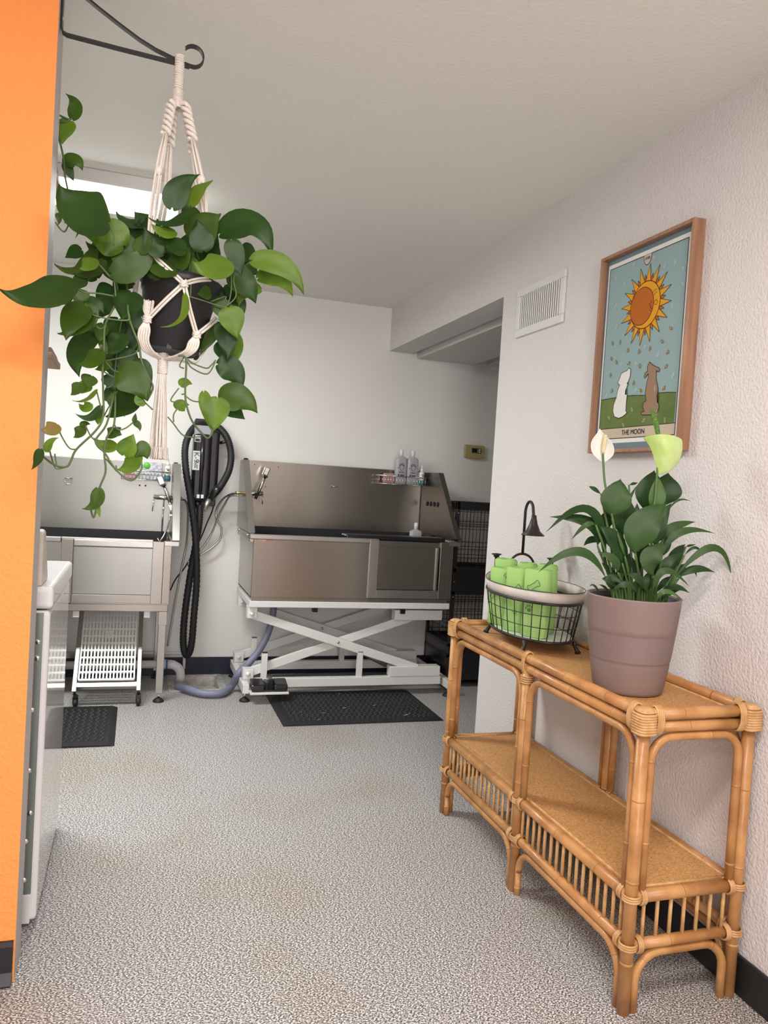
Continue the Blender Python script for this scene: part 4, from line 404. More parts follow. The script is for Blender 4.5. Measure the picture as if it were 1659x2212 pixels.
# ================================================================ RATTAN CONSOLE TABLE
t=thing('console_table','rattan console table with cane top and slatted lower shelf against right wall','console table',(1.40,2.21,0))
FX,RX=1.238,1.566; YS=(1.612,2.215,2.82); r=.0175
def bamboo(pts,r,n=10,nodes=True,k=0):
    mb=MB(); mb.tube(pts,r,n)
    P=[Vector(p) for p in pts]; L=sum((P[i+1]-P[i]).length for i in range(len(P)-1))
    if nodes:
        acc=0; nxt=.11+.05*((k*37)%5)/5
        for i in range(len(P)-1):
            d=(P[i+1]-P[i]).length
            while acc+d>nxt:
                q=P[i].lerp(P[i+1],(nxt-acc)/max(d,1e-6)); T=(P[i+1]-P[i]).normalized()
                mb.tube([q-T*.0035,q,q+T*.0035],[r*1.0,r*1.045,r*1.0],n); nxt+=.21
            acc+=d
    return mb
k=0
for x in (FX,RX):
    for y in YS:
        k+=1; bamboo([(x,y,0),(x,y,.745)],.0165,12,True,k).build('leg','rattan',t)
def rail(p,q,r=.0155,name='rail'):
    global k; k+=1; bamboo([p,q],r,10,True,k).build(name,'rattan',t)
for x in (FX,RX):
    ys,ye=YS[0],YS[2]
    rail((x,ys,.768),(x,ye,.768)); rail((x,ys,.735),(x,ye,.735),.0145)
    rail((x,ys,.30),(x,ye,.30),.0165); rail((x,ys,.176),(x,ye,.176),.0145)
for y in (YS[0],YS[2]):
    rail((FX,y,.768),(RX,y,.768)); rail((FX,y,.735),(RX,y,.735),.0145)
    rail((FX,y,.30),(RX,y,.30),.0165); rail((FX,y,.176),(RX,y,.176),.0145)
rail((FX,YS[1],.742),(RX,YS[1],.742),.012); rail((FX,YS[1],.29),(RX,YS[1],.29),.012)
for z,nm in ((.757,'top_mat'),(.312,'shelf_mat')):
    MB().box((FX+.012,YS[0]+.012,z-.006),(RX-.012,YS[2]-.012,z)).build(nm,'weave',t)
    b=MB()
    for p,q in (((FX+.019,YS[0]+.02,z+.001),(FX+.019,YS[2]-.02,z+.001)),((RX-.019,YS[0]+.02,z+.001),(RX-.019,YS[2]-.02,z+.001)),((FX+.02,YS[0]+.019,z+.001),(RX-.02,YS[0]+.019,z+.001)),((FX+.02,YS[2]-.019,z+.001),(RX-.02,YS[2]-.019,z+.001))): b.tube([p,q],.0045,6)
    b.build('edge_strip','rattan_pale',t)
def arch(fn, a0, a1, z0, z1, rr=.075, name='arch_pole', rad=.0115):
    # bent pole: up from (a0,z0), across at z1, down to (a1,z0); fn maps (a,z) to xyz
    pts=[(a0,z0),(a0,(z0+z1)/2)]
    for j in range(9): th=PI-PI/2*j/8; pts.append((a0+rr+rr*math.cos(th),z1-rr+rr*math.sin(th)))
    pts.append(((a0+a1)/2,z1))
    for j in range(9): th=PI/2-PI/2*j/8; pts.append((a1-rr+rr*math.cos(th),z1-rr+rr*math.sin(th)))
    pts+= [(a1,(z0+z1)/2),(a1,z0)]
    global k; k+=1; bamboo([fn(*p) for p in pts],rad,8,True,k).build(name,'rattan',t)
g=.0275
for x in (FX,RX):
    for a,c in ((YS[0],YS[1]),(YS[1],YS[2])):
        arch(lambda a_,z_:(x,a_,z_),a+g,c-g,.318,.708,.07)
        arch(lambda a_,z_:(x,a_,z_),a+g,c-g,.0,.150,.075)
for y in (YS[0],YS[2]):
    arch(lambda a_,z_:(a_,y,z_),FX+g,RX-g,.318,.708,.06)
    arch(lambda a_,z_:(a_,y,z_),FX+g,RX-g,.0,.150,.07)
def spindle(x,y,j):
    dx=.003*math.sin(j*2.1); MB().tube([(x,y,.178),(x+dx,y+dx,.235),(x,y,.298)],.0052,7).build('spindle','rattan_pale',t)
for x in (FX,RX):
    for a,c in ((YS[0],YS[1]),(YS[1],YS[2])):
        n=16 if x==FX else 8
        for j in range(n): spindle(x,a+.035+(c-a-.07)*j/(n-1),j)
for y in (YS[0],YS[2]):
    for j in range(7): spindle(FX+.04+(RX-FX-.08)*j/6,y,j)
def binding(c, ax, rad, n=4, stretch=1.0, pitch=.0052):
    # coils of cane round a pole running along ax
    b=MB()
    for i in range(n):
        o=(i-(n-1)/2)*pitch; pts=[]
        for q in range(16):
            a=2*PI*q/16; u,v=rad*math.cos(a),rad*math.sin(a)*stretch
            pts.append({'x':(c[0]+o,c[1]+u,c[2]+v),'y':(c[0]+u,c[1]+o,c[2]+v),'z':(c[0]+u,c[1]+v,c[2]+o)}[ax])
        b.tube(pts,.0031,6,closed=True)
    return b
for x in (FX,RX):
    for y in YS:
        corner = y!=YS[1]
        sy = 1 if y==YS[0] else -1
        if corner:
            # wrapped corner cap: horizontal wraps round the leg head, and coils on the rails
            b=MB()
            for i in range(9):
                z=.722+i*.0068
                rr=.024 if i<8 else .019
                pts=[(x+rr*math.copysign(abs(math.cos(a))**.55,math.cos(a)),y+rr*math.copysign(abs(math.sin(a))**.55,math.sin(a)),z) for a in [2*PI*q/20 for q in range(20)]]
                b.tube(pts,.0040,6,closed=True)
            b.lathe([(0,.786),(.012,.786),(.020,.782),(.022,.774)],(x,y,0),14); b.build('binding','rattan_pale',t)
            binding((x,y+sy*.036,.752),'y',.0195,4,1.85).build('binding','rattan_pale',t)
            sx=1 if x==FX else -1
            binding((x+sx*.036,y,.752),'x',.0195,4,1.85).build('binding','rattan_pale',t)
        else:
            binding((x,y,.750),'y',.021,3,1.9,.006).build('binding','rattan_pale',t)
            binding((x,y,.700),'z',.020,4,1,.007).build('binding','rattan_pale',t)
        for z,n in ((.300,3),(.176,3)):
            binding((x,y,z),'z',.0215,n,1,.006).build('binding','rattan_pale',t)
            for s2 in ((sy,) if corner else (1,-1)): binding((x,y+s2*.028,z),'y',.0195,3).build('binding','rattan_pale',t)
            if corner:
                sx=1 if x==FX else -1; binding((x+sx*.028,y,z),'x',.0195,3).build('binding','rattan_pale',t)
# ================================================================ WIRE TUB BASKET
BC=(1.397,2.503); zt=.757; BR=Matrix.Rotation(-.09,3,'Z')
def BX(x,y,z): q=BR@Vector((x,y,0)); return (BC[0]+q.x,BC[1]+q.y,z)
t=thing('wire_basket','bathtub shaped wire basket with cream rim and toy shower, on rattan console','basket',(BC[0],BC[1],zt))
def oval(a,bb,z,n=48,dz=0): return [BX(bb*math.sin(2*PI*q/n),a*math.cos(2*PI*q/n),z+dz*max(0,math.cos(2*PI*q/n))**3) for q in range(n)]
a0,b0,a1,b1=.225,.128,.258,.150
zb,zw=zt+.045,zt+.180; zr=.045; end=.014
def ring_band(b,A1,B1,A2,B2,z0,z1,d0,d1,th):
    o=oval(A1,B1,z0,56,d0); p=oval(A2,B2,z1,56,d1); n=56
    oi=oval(A1-th,B1-th,z0,56,d0); pi_=oval(A2-th,B2-th,z1,56,d1)
    vs=o+p+oi+pi_; fs=[]
    for i in range(n):
        j=(i+1)%n; fs+=[(i,j,n+j,n+i),(2*n+j,2*n+i,3*n+i,3*n+j),(n+i,n+j,3*n+j,3*n+i),(j,i,2*n+i,2*n+j)]
    b.add(vs,fs,True)
b=MB(); ring_band(b,a1,b1,a1+.007,b1+.007,zw+.002,zw+.040,end,end+.006,.003); b.build('rim_band','cream_band',t)
b=MB(); b.tube(oval(a1+.0075,b1+.0075,zw+.0405,56,end+.006),.0014,5,closed=True); b.build('rim_edge','black_metal',t)
b=MB(); b.tube(oval(a1+.001,b1+.001,zw,56,end),.0048,8,closed=True); b.build('rim_ring','dark_bronze',t)
b=MB(); b.tube(oval(a0,b0,zb,56),.0055,8,closed=True); b.build('base_ring','dark_bronze',t)
b=MB(); N=34
for q in range(N):
    a=2*PI*(q+.5)/N; s_,c_=math.sin(a),math.cos(a)
    b.tube([BX(b0*s_,a0*c_,zb),BX((b0*.45+b1*.55)*s_,(a0*.45+a1*.55)*c_,zb+(zw-zb)*.5),BX(b1*s_,a1*c_,zw+end*max(0,c_)**3)],.0018,5)
for fz,fr in ((.36,.42),(.68,.72)):
    b.tube(oval(a0+(a1-a0)*fr+.001,b0+(b1-b0)*fr+.001,zb+(zw-zb)*fz,48,end*fz),.0016,5,closed=True)
b.build('wire_mesh','dark_bronze',t)
b=MB(); b.add(oval(a0-.003,b0-.003,zb-.001,40)+oval(a0-.003,b0-.003,zb+.004,40),[tuple(range(39,-1,-1)),tuple(range(40,80))]+[(i,(i+1)%40,40+(i+1)%40,40+i) for i in range(40)],False); b.build('floor_plate','basket_floor',t)
for sy in (-1,1):
    for sx in (-1,1):
        x,y,_=BX(sx*b0*.72,sy*a0*.74,0); ox,oy=x+sx*.012,y+sy*.010
        b=MB(); b.tube([(x,y,zb-.002),(x+sx*.002,y+sy*.002,zb-.02),(ox-sx*.002,oy-sy*.002,zt+.010),(ox,oy,zt+.0005)],[.009,.0065,.008,.0125],8)
        b.build('foot','black_metal',t)
# toy shower: hoop, riser, arm, rose and two taps at the far end
hy=.225
b=MB(); hoop=[BX(.045+.052*math.cos(PI*j/12),hy,zw+.075+.052*math.sin(PI*j/12)) for j in range(13)]
b.tube([BX(.045+.052,hy-.0,zw-.005)]+hoop+[BX(.045-.052,hy,zw-.005)],.0050,8); b.build('shower_hoop','dark_bronze',t)
rx=.045
ap=[BX(rx,hy,zw+.126),BX(rx,hy,zw+.295)]+[BX(rx+.008*j/12,hy-.030+.030*math.cos(PI*j/12),zw+.295+.040*math.sin(PI*j/12)) for j in range(1,11)]+[BX(rx+.008,hy-.062,zw+.285),BX(rx+.008,hy-.066,zw+.272)]
MB().tube(ap,.0058,8).build('shower_pipe','dark_bronze',t)
MB().lathe([(.0,.077),(.009,.077),(.011,.062),(.016,.043),(.028,.015),(.044,.001),(.045,-.002),(.036,.004),(0,.006)],BX(rx+.008,hy-.068,zw+.207),24).build('shower_rose','dark_bronze',t)
for lx in (-.062,.128):
    yk=a1*math.sqrt(max(0,1-(lx/b1)**2))+.001; p0=Vector(BX(lx,yk*.97,zw))
    b=MB(); b.tube([p0,p0+Vector((0,0,.115))],[.0075,.0065],8); b.lathe([(0,.125),(.019,.123),(.020,.120),(.013,.117),(.009,.108)],tuple(p0),16); b.build('tap','dark_bronze',t)
# ================================================================ ROLLED TOWELS
def towel(name_lbl, x, y, w, h, ang, tilt, marks, zb2=zb+.005):
    t=thing('rolled_towel',name_lbl,'towel',(x,y,zb2),'green towels in the basket')
    Rm=Matrix.Rotation(ang,4,'Z')@Matrix.Rotation(tilt,4,'Y')
    def T(p): q=Rm@Vector(p); return (q.x+x,q.y+y,q.z+zb2)
    b=MB(); d=.028
    def sec(z,s_):
        out=[]
        for q in range(24):
            a=2*PI*q/24; ca,sa=math.cos(a),math.sin(a)
            bulge=1+.03*math.sin(z*60+q*.9)
            out.append(T((math.copysign(abs(sa)**.6,sa)*d*s_*bulge, math.copysign(abs(ca)**.6,ca)*w/2*s_*bulge, z)))
        return out
    zs=[0,.004,.04,.08,.12,.165,h-.006,h]; rr=[.9,1,1.02,1,1.01,1,.98,.86]
    rings=[sec(z,s_) for z,s_ in zip(zs,rr)]; vs=[v for g in rings for v in g]; fs=[]
    for i in range(len(zs)-1):
        for q in range(24): fs.append((i*24+q,i*24+(q+1)%24,(i+1)*24+(q+1)%24,(i+1)*24+q))
    fs.append(tuple(range(23,-1,-1))); b.add(vs,fs,True)
    # folded-in top layers
    n0=len(zs)-1; inner=[T((math.copysign(abs(math.sin(2*PI*q/24))**.6,math.sin(2*PI*q/24))*d*.62, math.copysign(abs(math.cos(2*PI*q/24))**.6,math.cos(2*PI*q/24))*w/2*.72, h-.010)) for q in range(24)]
    b.add(rings[-1]+inner,[(q,(q+1)%24,24+(q+1)%24,24+q) for q in range(24)]+[tuple(24+q for q in range(24))],True)
    b.tube([T((d*1.01*.93,-w/2*.55,0.006)),T((d*1.01,-w/2*.55,h*.5)),T((d*.9,-w/2*.55,h-.004))],.0012,5)
    b.build('towel','towel_green',t)
    b=MB(); b.tube([T((math.sin(2*PI*q/30)*d*.88,math.cos(2*PI*q/30)*w/2*.9,h+.0005+.001*(q%2))) for q in range(30)],.0013,4,closed=True); b.build('stitched_hem','towel_green',t)
    for kind,my,mz,s_,ma in marks:
        b=MB(); fx=-d*1.075-.0008
        def mk(poly,off=0):
            c_,s2=math.cos(ma),math.sin(ma)
            return [T((fx-off,my-(u*c_-v*s2)*s_,mz+(u*s2+v*c_)*s_)) for u,v in poly]
        if kind=='paw':
            for (cu,cv,ru,rv) in ((0,-.35,.42,.34),(-.62,.15,.16,.22),(-.24,.5,.16,.24),(.24,.5,.16,.24),(.62,.15,.16,.22)):
                p=mk([(cu+ru*math.cos(2*PI*q/14),cv+rv*math.sin(2*PI*q/14)) for q in range(14)]); b.add(p,[tuple(range(14))])
        else:
            ol=[]
            for cx_,cy_,s0,s1 in ((.78,-.2,-2.6,.5),(.78,.2,-.5,2.6),(-.78,.2,.54,3.64),(-.78,-.2,2.64,5.74)):
                ol += [(cx_+.25*math.cos(s0+(s1-s0)*q/8),cy_+.25*math.sin(s0+(s1-s0)*q/8)) for q in range(9)]
            b.tube(mk(ol),.0012,4,closed=True)
        b.build('printed_'+('paw' if kind=='paw' else 'bone'),'towel_print',t)
def bt(lbl,lx,ly,w,h,a,ti,mk): q=BX(lx,ly,0); towel(lbl,q[0],q[1],w,h,a,ti,mk)
bt('green rolled towel at the far end of the basket, its plain top standing tallest there',-.040,.175,.088,.238,.50,0,[])
bt('green rolled towel with a paw print, second from the far end in front',-.082,.085,.108,.212,.50,0,[('paw',-.030,.188,.0150,.3),('bone',.018,.115,.020,.8)])
bt('green rolled towel behind the paw print one, near the toy shower hoop',.020,.105,.070,.232,.55,0,[])
bt('green rolled towel with bone outline, middle of the front row',-.072,-.032,.090,.228,.55,0,[('bone',-.008,.152,.022,.7),('paw',-.01,.07,.012,0)])
bt('green rolled towel with large bone outline and paw, nearest the planter',-.045,-.138,.096,.236,.58,0,[('bone',.0,.180,.024,.6),('paw',.012,.100,.018,.2)])
bt('green rolled towel behind the big bone one, its top in front of the right tap',.030,-.050,.070,.244,.55,0,[])
# ================================================================ PEACE LILY
PX,PY=1.372,1.875; zt=.758
t=thing('peace_lily','peace lily with white and green blooms in a mauve ribbed planter','potted plant',(PX,PY,zt))
def pot_r(z): # z 0..0.272
    u=z/.272; return .0935+.0375*(u**.75)
b=MB(); n=180; rows=[]
zs=[0,.004]+[.004+i*.0067 for i in range(1,13)]+[.094+i*.0023 for i in range(0,34)]+[.176+i*.012 for i in range(1,8)]+[.268,.272]
for z in zs:
    row=[]
    for q in range(n):
        a=2*PI*q/n; rr=pot_r(z)-(.004 if z==0 else 0)
        if .094<=z<=.172: rr+= .0013*(1 if int(round((z-.094)/.0023))%2 else -1)
        elif z<.26: rr+=.0008*(1 if q%2 else -1)
        row.append((PX+rr*math.cos(a+(.9*z if z<.094 else 0)),PY+rr*math.sin(a+(.9*z if z<.094 else 0)),zt+z))
    rows.append(row)
for rr,z in ((pot_r(.272)-.005,.272),(pot_r(.2)-.006,.2)): rows.append([(PX+rr*math.cos(2*PI*q/n),PY+rr*math.sin(2*PI*q/n),zt+z) for q in range(n)])
vs=[v for g_ in rows for v in g_]; fs=[(i*n+q,i*n+(q+1)%n,(i+1)*n+(q+1)%n,(i+1)*n+q) for i in range(len(rows)-1) for q in range(n)]+[tuple(range(n-1,-1,-1))]
b.add(vs,fs,True).build('planter','planter',t)
b=MB(); b.lathe([(0,.252),(.09,.25),(.112,.238)],(PX,PY,zt),30); b.build('soil','soil',t)
MB().lathe([(.113,.225),(.118,.266),(.121,.268),(.120,.262),(.115,.225)],(PX,PY,zt),40).build('grow_pot','pot_black',t)
random.seed(11); b=MB(); WK=1.22
for L in LILY_LEAVES: leaf(b,L,False,None,9,.03)
b.build('foliage',['lily_dark','lily_mid','lily_light'],t,subd=1)
b=MB()
for s_ in LILY_STEMS: b.tube(spline(s_,5),[.0045]*5+[.0035]*5+[.0026],6)
b.build('stems','lily_stem',t)
WK=1.0
def flower(F,big):
    fo=MB(); fo.tube(spline(F['stem'],6),.0032,7); so=fo.build('flower_stem','lily_stem',t)
    sp=MB(); P=spline(F['spadix'],6); m=len(P); sp.tube(P,[(.0075 if big else .0068)*(.75+.25*math.sin(PI*i/(m-1))) if i<m-1 else .004 for i in range(m)],12); sp.build('spadix','spadix_green' if big else 'spadix_cream',t)
flower(WHITE_FLOWER,False); flower(GREEN_FLOWER,True)
F=WHITE_FLOWER; b0_=Vector(F['spathe'][0]); t0_=Vector(F['spathe'][2]); mid=Vector(F['spathe'][1]); ctr=(b0_+t0_)/2
fw=Vector((.4,.88,.0)).normalized(); side=fw.cross(Vector((0,0,1))).normalized()
b=MB(); rows=[]
for i in range(13):
    s_=i/12; wd=[.06,.42,.72,.9,.99,1,.98,.90,.76,.56,.34,.14,0][i]; p=b0_.lerp(t0_,s_)+Vector((0,0,0)); row=[]
    for u in (-1,-.66,-.33,0,.33,.66,1):
        row.append(p+side*u*wd*.033+fw*(.006-.022*u*u*wd+.010*math.sin(PI*s_)))
    rows.append(row)
b.add([v for r_ in rows for v in r_],[(i*7+q,i*7+q+1,(i+1)*7+q+1,(i+1)*7+q) for i in range(12) for q in range(6)],True)
b.build('spathe','petal_white',t,solid=.0012,subd=1,label='white spathe of the left bloom')
F=GREEN_FLOWER; O=[Vector(p) for p in F['outline']]; 
b=MB(); left=[O[0],O[1],O[2],O[3]]; right=[O[0],O[10],O[9],O[8],O[7]]
def along(P,s_):
    P_=spline(P,6); x=s_*(len(P_)-1); i=min(int(x),len(P_)-2); return P_[i].lerp(P_[i+1],x-i)
rows=[]
for i in range(11):
    s_=i/10; l_=along(left,s_); r_=along(right,s_); row=[]
    for q in range(9):
        u=q/8; p=l_.lerp(r_,u); bow=math.sin(PI*u)*(.030)*min(1,s_*1.6)
        sag=0
        if i==10: pass
        row.append(p-fw*bow*.9+Vector((0,0,(.010*math.sin(PI*u))*s_)))
    rows.append(row)
b.add([v for r_ in rows for v in r_],[(i*9+q,i*9+q+1,(i+1)*9+q+1,(i+1)*9+q) for i in range(10) for q in range(8)],True)
b.build('spathe','petal_green',t,solid=.0014,subd=1,label='lime green spathe of the right bloom')
# ================================================================ BRACKET, MACRAME HANGER, POTHOS
HX,HY=.062,2.1
t=thing('plant_bracket','black scrolled metal bracket holding the macrame plant hanger','bracket',(XL,HY,2.36))
def strap(pts,w,th):
    # flat bar: wide along y, thin in the xz plane
    b=MB(); P=[Vector(p) for p in pts]; vs=[]
    for i,p in enumerate(P):
        T=(P[min(i+1,len(P)-1)]-P[max(i-1,0)]).normalized(); n_=T.cross(Vector((0,1,0))).normalized()
        for a,c in ((-1,-1),(1,-1),(1,1),(-1,1)): vs.append(p+Vector((0,a*w/2,0))+n_*c*th/2)
    fs=[]
    for i in range(len(P)-1):
        for q in range(4): fs.append((i*4+q,i*4+(q+1)%4,(i+1)*4+(q+1)%4,(i+1)*4+q))
    fs+=[(3,2,1,0),tuple(len(vs)-4+q for q in range(4))]
    return b.add(vs,fs,False)
strap([(XL+.003,HY,2.50),(XL+.003,HY,2.372),(XL+.007,HY,2.360),(XL+.016,HY,2.356),(-.1,HY,2.351),(.055,HY,2.346),(.075,HY,2.344)],.017,.0045).build('arm','black_metal',t)
cu=[(-.232,HY,2.49),(-.19,HY,2.462),(-.15,HY,2.438),(-.10,HY,2.410),(-.05,HY,2.384),(-.01,HY,2.368),(.03,HY,2.357),(.06,HY,2.351)]
strap(cu,.015,.005).build('brace','black_metal',t)
sp=[(.06,HY,2.350),(.075,HY,2.347)]+[(.083+.026*math.sin(a_),HY,2.372-.026*math.cos(a_)) for a_ in [(-.15+i*.30) for i in range(1,15)]]
strap(sp,.017,.0035).build('scroll','black_metal',t)
MB().lathe([(0,.004),(.004,.003),(.005,0)],(XL+.004,HY,2.395),10,'x').build('screw','chrome',t)
# hanger
t=thing('macrame_hanger','cream knotted cotton macrame hanger with long tassel holding black pot','plant hanger',(HX,HY,1.33))
LX=.050
def cord(pts,r=.0033,k_=5,n=6): 
    return MB().tube(spline(pts,k_),r,n)
# loop wrapped around the bracket arm, then wrapped neck
b=MB(); b.tube([(LX,HY-.012,2.255),(LX,HY-.014,2.30),(LX+.001,HY-.013,2.352),(LX+.001,HY,2.363),(LX+.001,HY+.013,2.352),(LX,HY+.014,2.30),(LX,HY+.012,2.255)],.0085,10)
for i in range(16):
    z=2.358-i*.0052; 
    for s_ in (-1,1): b.tube([(LX+.010*math.cos(2*PI*q/10),HY+s_*.013+.009*math.sin(2*PI*q/10),z+.001*math.sin(q+i)) for q in range(10)],.0028,5,closed=True)
for i in range(11):
    z=2.276-i*.0042; b.tube([(LX+.0125*math.cos(2*PI*q/14),HY+.0175*math.sin(2*PI*q/14),z) for q in range(14)],.0027,5,closed=True)
b.build('wrapped_loop','cotton',t)
# four spiral-knotted arms, then bundles of cords down to the knots around the pot
arms=[((-.004,2.012,1.823),(.036,2.085,2.246),(.012,2.05,2.05)),((.134,2.03,1.93),(.068,2.085,2.246),(.117,2.06,2.05)),
      ((.135,2.165,1.83),(.070,2.115,2.246),(.124,2.13,2.02)),((.01,2.17,1.84),(.040,2.115,2.246),(.036,2.14,2.04))]
for e,s_,m_ in arms:
    e=Vector(e); s_=Vector(s_); m_=Vector(m_); z1=s_+(m_-s_)*.48
    b=MB(); P=[s_.lerp(z1,i/20) for i in range(21)]; P[0]=Vector((LX,HY,2.236))
    b.tube(P,.0050,8)
    for ph in (0,PI):
        b.tube([p+Vector((math.cos(ph+i*.48),math.sin(ph+i*.48),0))*.0088 for i,p in enumerate(spline(P,2))],.0055,7)
    b.build('twisted_arm','cotton',t)
    b=MB()
    for j in range(4):
        a=2*PI*j/4+.4; o=Vector((math.cos(a),math.sin(a),0))*.0065
        b.tube([z1+o*.6,z1.lerp(m_,.5)+o,m_+o*1.1,m_.lerp(e,.5)+o*1.3,e+o*.4],.0030,6)
    b.lathe([(0,.012),(.009,.008),(.011,0),(.009,-.008),(0,-.012)],tuple(m_),10)
    b.build('cords','cotton',t)
def knot(p,r=.0085,name='knot'):
    b=MB(); p=Vector(p)
    for i in range(3): b.tube([(p.x+r*math.cos(2*PI*q/12),p.y+r*.8*math.sin(2*PI*q/12),p.z+(i-1)*.0055+.002*math.sin(2*q)) for q in range(12)],.0034,5,closed=True)
    b.tube([(p.x-r,p.y-.004,p.z-.006),(p.x,p.y-.009,p.z),(p.x+r,p.y-.004,p.z+.006)],.0035,5)
    b.build(name,'cotton',t)
top=(-.002,1.995,1.832); kc=(.085,1.985,1.765); kl=(.003,2.030,1.675); kr=(.124,2.020,1.650)
r2=(.142,2.010,1.790); kb=(.178,2.11,1.715); kbl=(-.025,2.14,1.72); lft=(-.026,2.055,1.775); bot=(.047,2.085,1.588)
def pair(pts,name='cords'):
    b=MB()
    for o in (-.0034,.0034):
        P=[Vector(p) for p in spline(pts,5)]; d=(P[-1]-P[0]).normalized(); sd=d.cross(Vector((0,1,0)))
        if sd.length<.2: sd=Vector((1,0,0))
        sd=sd.normalized(); b.tube([p+sd*o for p in P],.0032,6)
    b.build(name,'cotton',t)
knot(top,.007); b=MB(); b.tube([(.004,2.02,1.87),(.0,2.0,1.85),top],.0075,8); b.build('cords','cotton',t)
for kk in (kc,kl,kr): knot(kk)
pair([top,(.04,1.988,1.800),kc]); pair([top,(-.016,2.022,1.80),lft,(-.03,2.09,1.75)]); pair([kc,(.115,1.995,1.78),r2]); pair([r2,(.165,2.05,1.80),(.172,2.1,1.80)])
pair([kc,(.045,1.998,1.722),kl]); pair([kc,(.100,1.990,1.71),kr]); pair([kr,(.155,2.045,1.682),kb]); pair([kl,(-.012,2.06,1.69),(-.030,2.10,1.705)])
pair([kb,(.155,2.13,1.64),(.13,2.13,1.605)])
for kk,mid in ((kl,[(-.002,2.028,1.650),(-.003,2.036,1.622),(.012,2.055,1.600)]),(kr,[(.118,2.016,1.630),(.110,2.020,1.608),(.085,2.045,1.594)])):
    b=MB()
    for j in range(5):
        o=Vector((.0056*(j-2),-.001*abs(j-2),0)); P=[Vector(kk)]+[Vector(m_)+o for m_ in mid]+[Vector(bot)+o*.5]
        b.tube(spline(P,5),.0031,6)
    b.build('cords','cotton',t)
b=MB()
for j in range(4): b.tube(spline([kb,(.150,2.10+.004*j,1.63),(.13,2.09+.005*j,1.592),(.09,2.088,1.590),bot],4),.0031,6)
b.build('cords','cotton',t)
# frayed end of one cord at the left knot
b=MB(); random.seed(8)
for j in range(60): 
    u=random.uniform(-1,1); b.tube([(kl[0]+u*.004,kl[1]-.004,kl[2]+.004),(kl[0]+u*.012,kl[1]-.010+.002*random.random(),kl[2]+.022),(kl[0]+u*.013+.001,kl[1]-.011,kl[2]+.040+.008*random.random())],.0011,3,False)
b.build('frayed_end','cotton',t)
b=MB()
for i in range(11): b.tube([(.047+.0105*math.cos(2*PI*q/12),2.085+.009*math.sin(2*PI*q/12),1.602-i*.0048+.0012*math.sin(q*1.5+i)) for q in range(12)],.0031,5,closed=True)
b.build('wrapped_neck','cotton',t)
b=MB(); random.seed(4)
for j in range(26):
    a=2.4*j; rr=.0035+.0105*math.sqrt(j/26); x0,y0=.047+rr*.6*math.cos(a),2.085+rr*.6*math.sin(a); sw=.006*math.sin(j*1.7)
    x1,y1=.049+rr*1.25*math.cos(a),2.085+rr*1.2*math.sin(a)
    b.tube(spline([(x0,y0,1.552),(x0+(x1-x0)*.5+sw*.5,y0,1.48),(x1+sw*.6,y1,1.41),(x1+sw,y1,1.355)],4),.0031,5)
b.build('tassel','cotton',t)
b=MB()
for j in range(220):
    a=random.random()*6.28; rr=.021*math.sqrt(random.random()); x,y=.050+rr*math.cos(a),2.085+rr*math.sin(a); e=random.uniform(.0,.006)
    b.tube([(x*.96+.05*.04,y,1.362),(x+.15*(x-.05),y+.15*(y-2.085),1.336-e)],.0011,3,False)
b.build('tassel_fringe','cotton',t)
# pothos in black pot (slightly tilted)
t=thing('hanging_pothos','trailing green pothos in a black nursery pot hung by the orange wall','hanging plant',(.07,2.1,1.6))
Rt=Matrix.Translation((.07,2.1,1.611))@Matrix.Rotation(math.radians(6),4,'Y')@Matrix.Translation((-.07,-2.1,-1.6))
b=MB()
b.lathe([(0,1.603),(.060,1.603),(.066,1.600),(.071,1.604),(.093,1.745),(.097,1.748),(.098,1.762),(.1015,1.764),(.107,1.79),(.101,1.79),(.096,1.765),(.090,1.75)],(.064,2.1,0),56)
b.v=[tuple(Rt@Vector(v)) for v in b.v]; b.build('pot','pot_black',t)
b=MB(); b.lathe([(0,1.768),(.094,1.765)],(.07,2.1,0),30); b.v=[tuple(Rt@Vector(v)) for v in b.v]; b.build('soil','soil',t)
for a in range(6):
    b=MB(); an=a*PI/3+.35; b.box((.07+.066*math.cos(an)-.006,2.1+.066*math.sin(an)-.006,1.597),(.07+.066*math.cos(an)+.006,2.1+.066*math.sin(an)+.006,1.612))
    b.v=[tuple(Rt@Vector(v)) for v in b.v]; b.build('pot_foot','pot_black',t)
random.seed(21); b=MB()
WK=1.18
for L in POTHOS_LEAVES: leaf(b,L,True)
b.build('foliage',['leaf_dark','leaf_mid','leaf_light','leaf_varieg','leaf_red'],t,subd=1)
b=MB()
for i,v in enumerate(POTHOS_VINES): b.tube(spline(v,5),.0027 if i<5 else .0019,6)
b.build('vines','vine',t)
# shelves on the far side of the orange wall and the second vine
for i,(z,zz,lab) in enumerate(((2.05,2.165,'wooden shelf bracket end peeking out above the white light, behind orange wall'),(1.572,1.625,'wooden shelf end peeking out low behind the orange wall, beside pothos'))):
    t=thing('wall_shelf',lab,'shelf',(-.42,2.3,z))
    x1=-.240 if i==0 else -.226
    MB().box((-.75,2.18,z),(x1,2.40,z+.018)).build('board','shelf_wood',t,bevel=.003)
    MB().prism([(-.62,z+.018),(x1-.002,z+.018),(x1-.006,z+.03),(x1-.02,zz),(-.62,zz)],'y',2.335,2.352).build('side','shelf_wood',t,bevel=.002)
t=thing('trailing_vine','small pothos vine reaching out behind the orange wall near the ceiling','plant',(-.26,2.3,2.18))
b=MB(); 
for L in SHELF_VINE_LEAVES: leaf(b,L,True)
b.build('foliage',['leaf_dark','leaf_mid','leaf_light','leaf_varieg','leaf_red'],t,subd=1)
b=MB()
for v in SHELF_VINE_STEMS: b.tube(spline(v,5),.0028,6)
b.tube([(-.262,2.3,2.28),(-.30,2.31,2.20),(-.34,2.32,2.13)],.003,6); b.build('vines','vine',t)
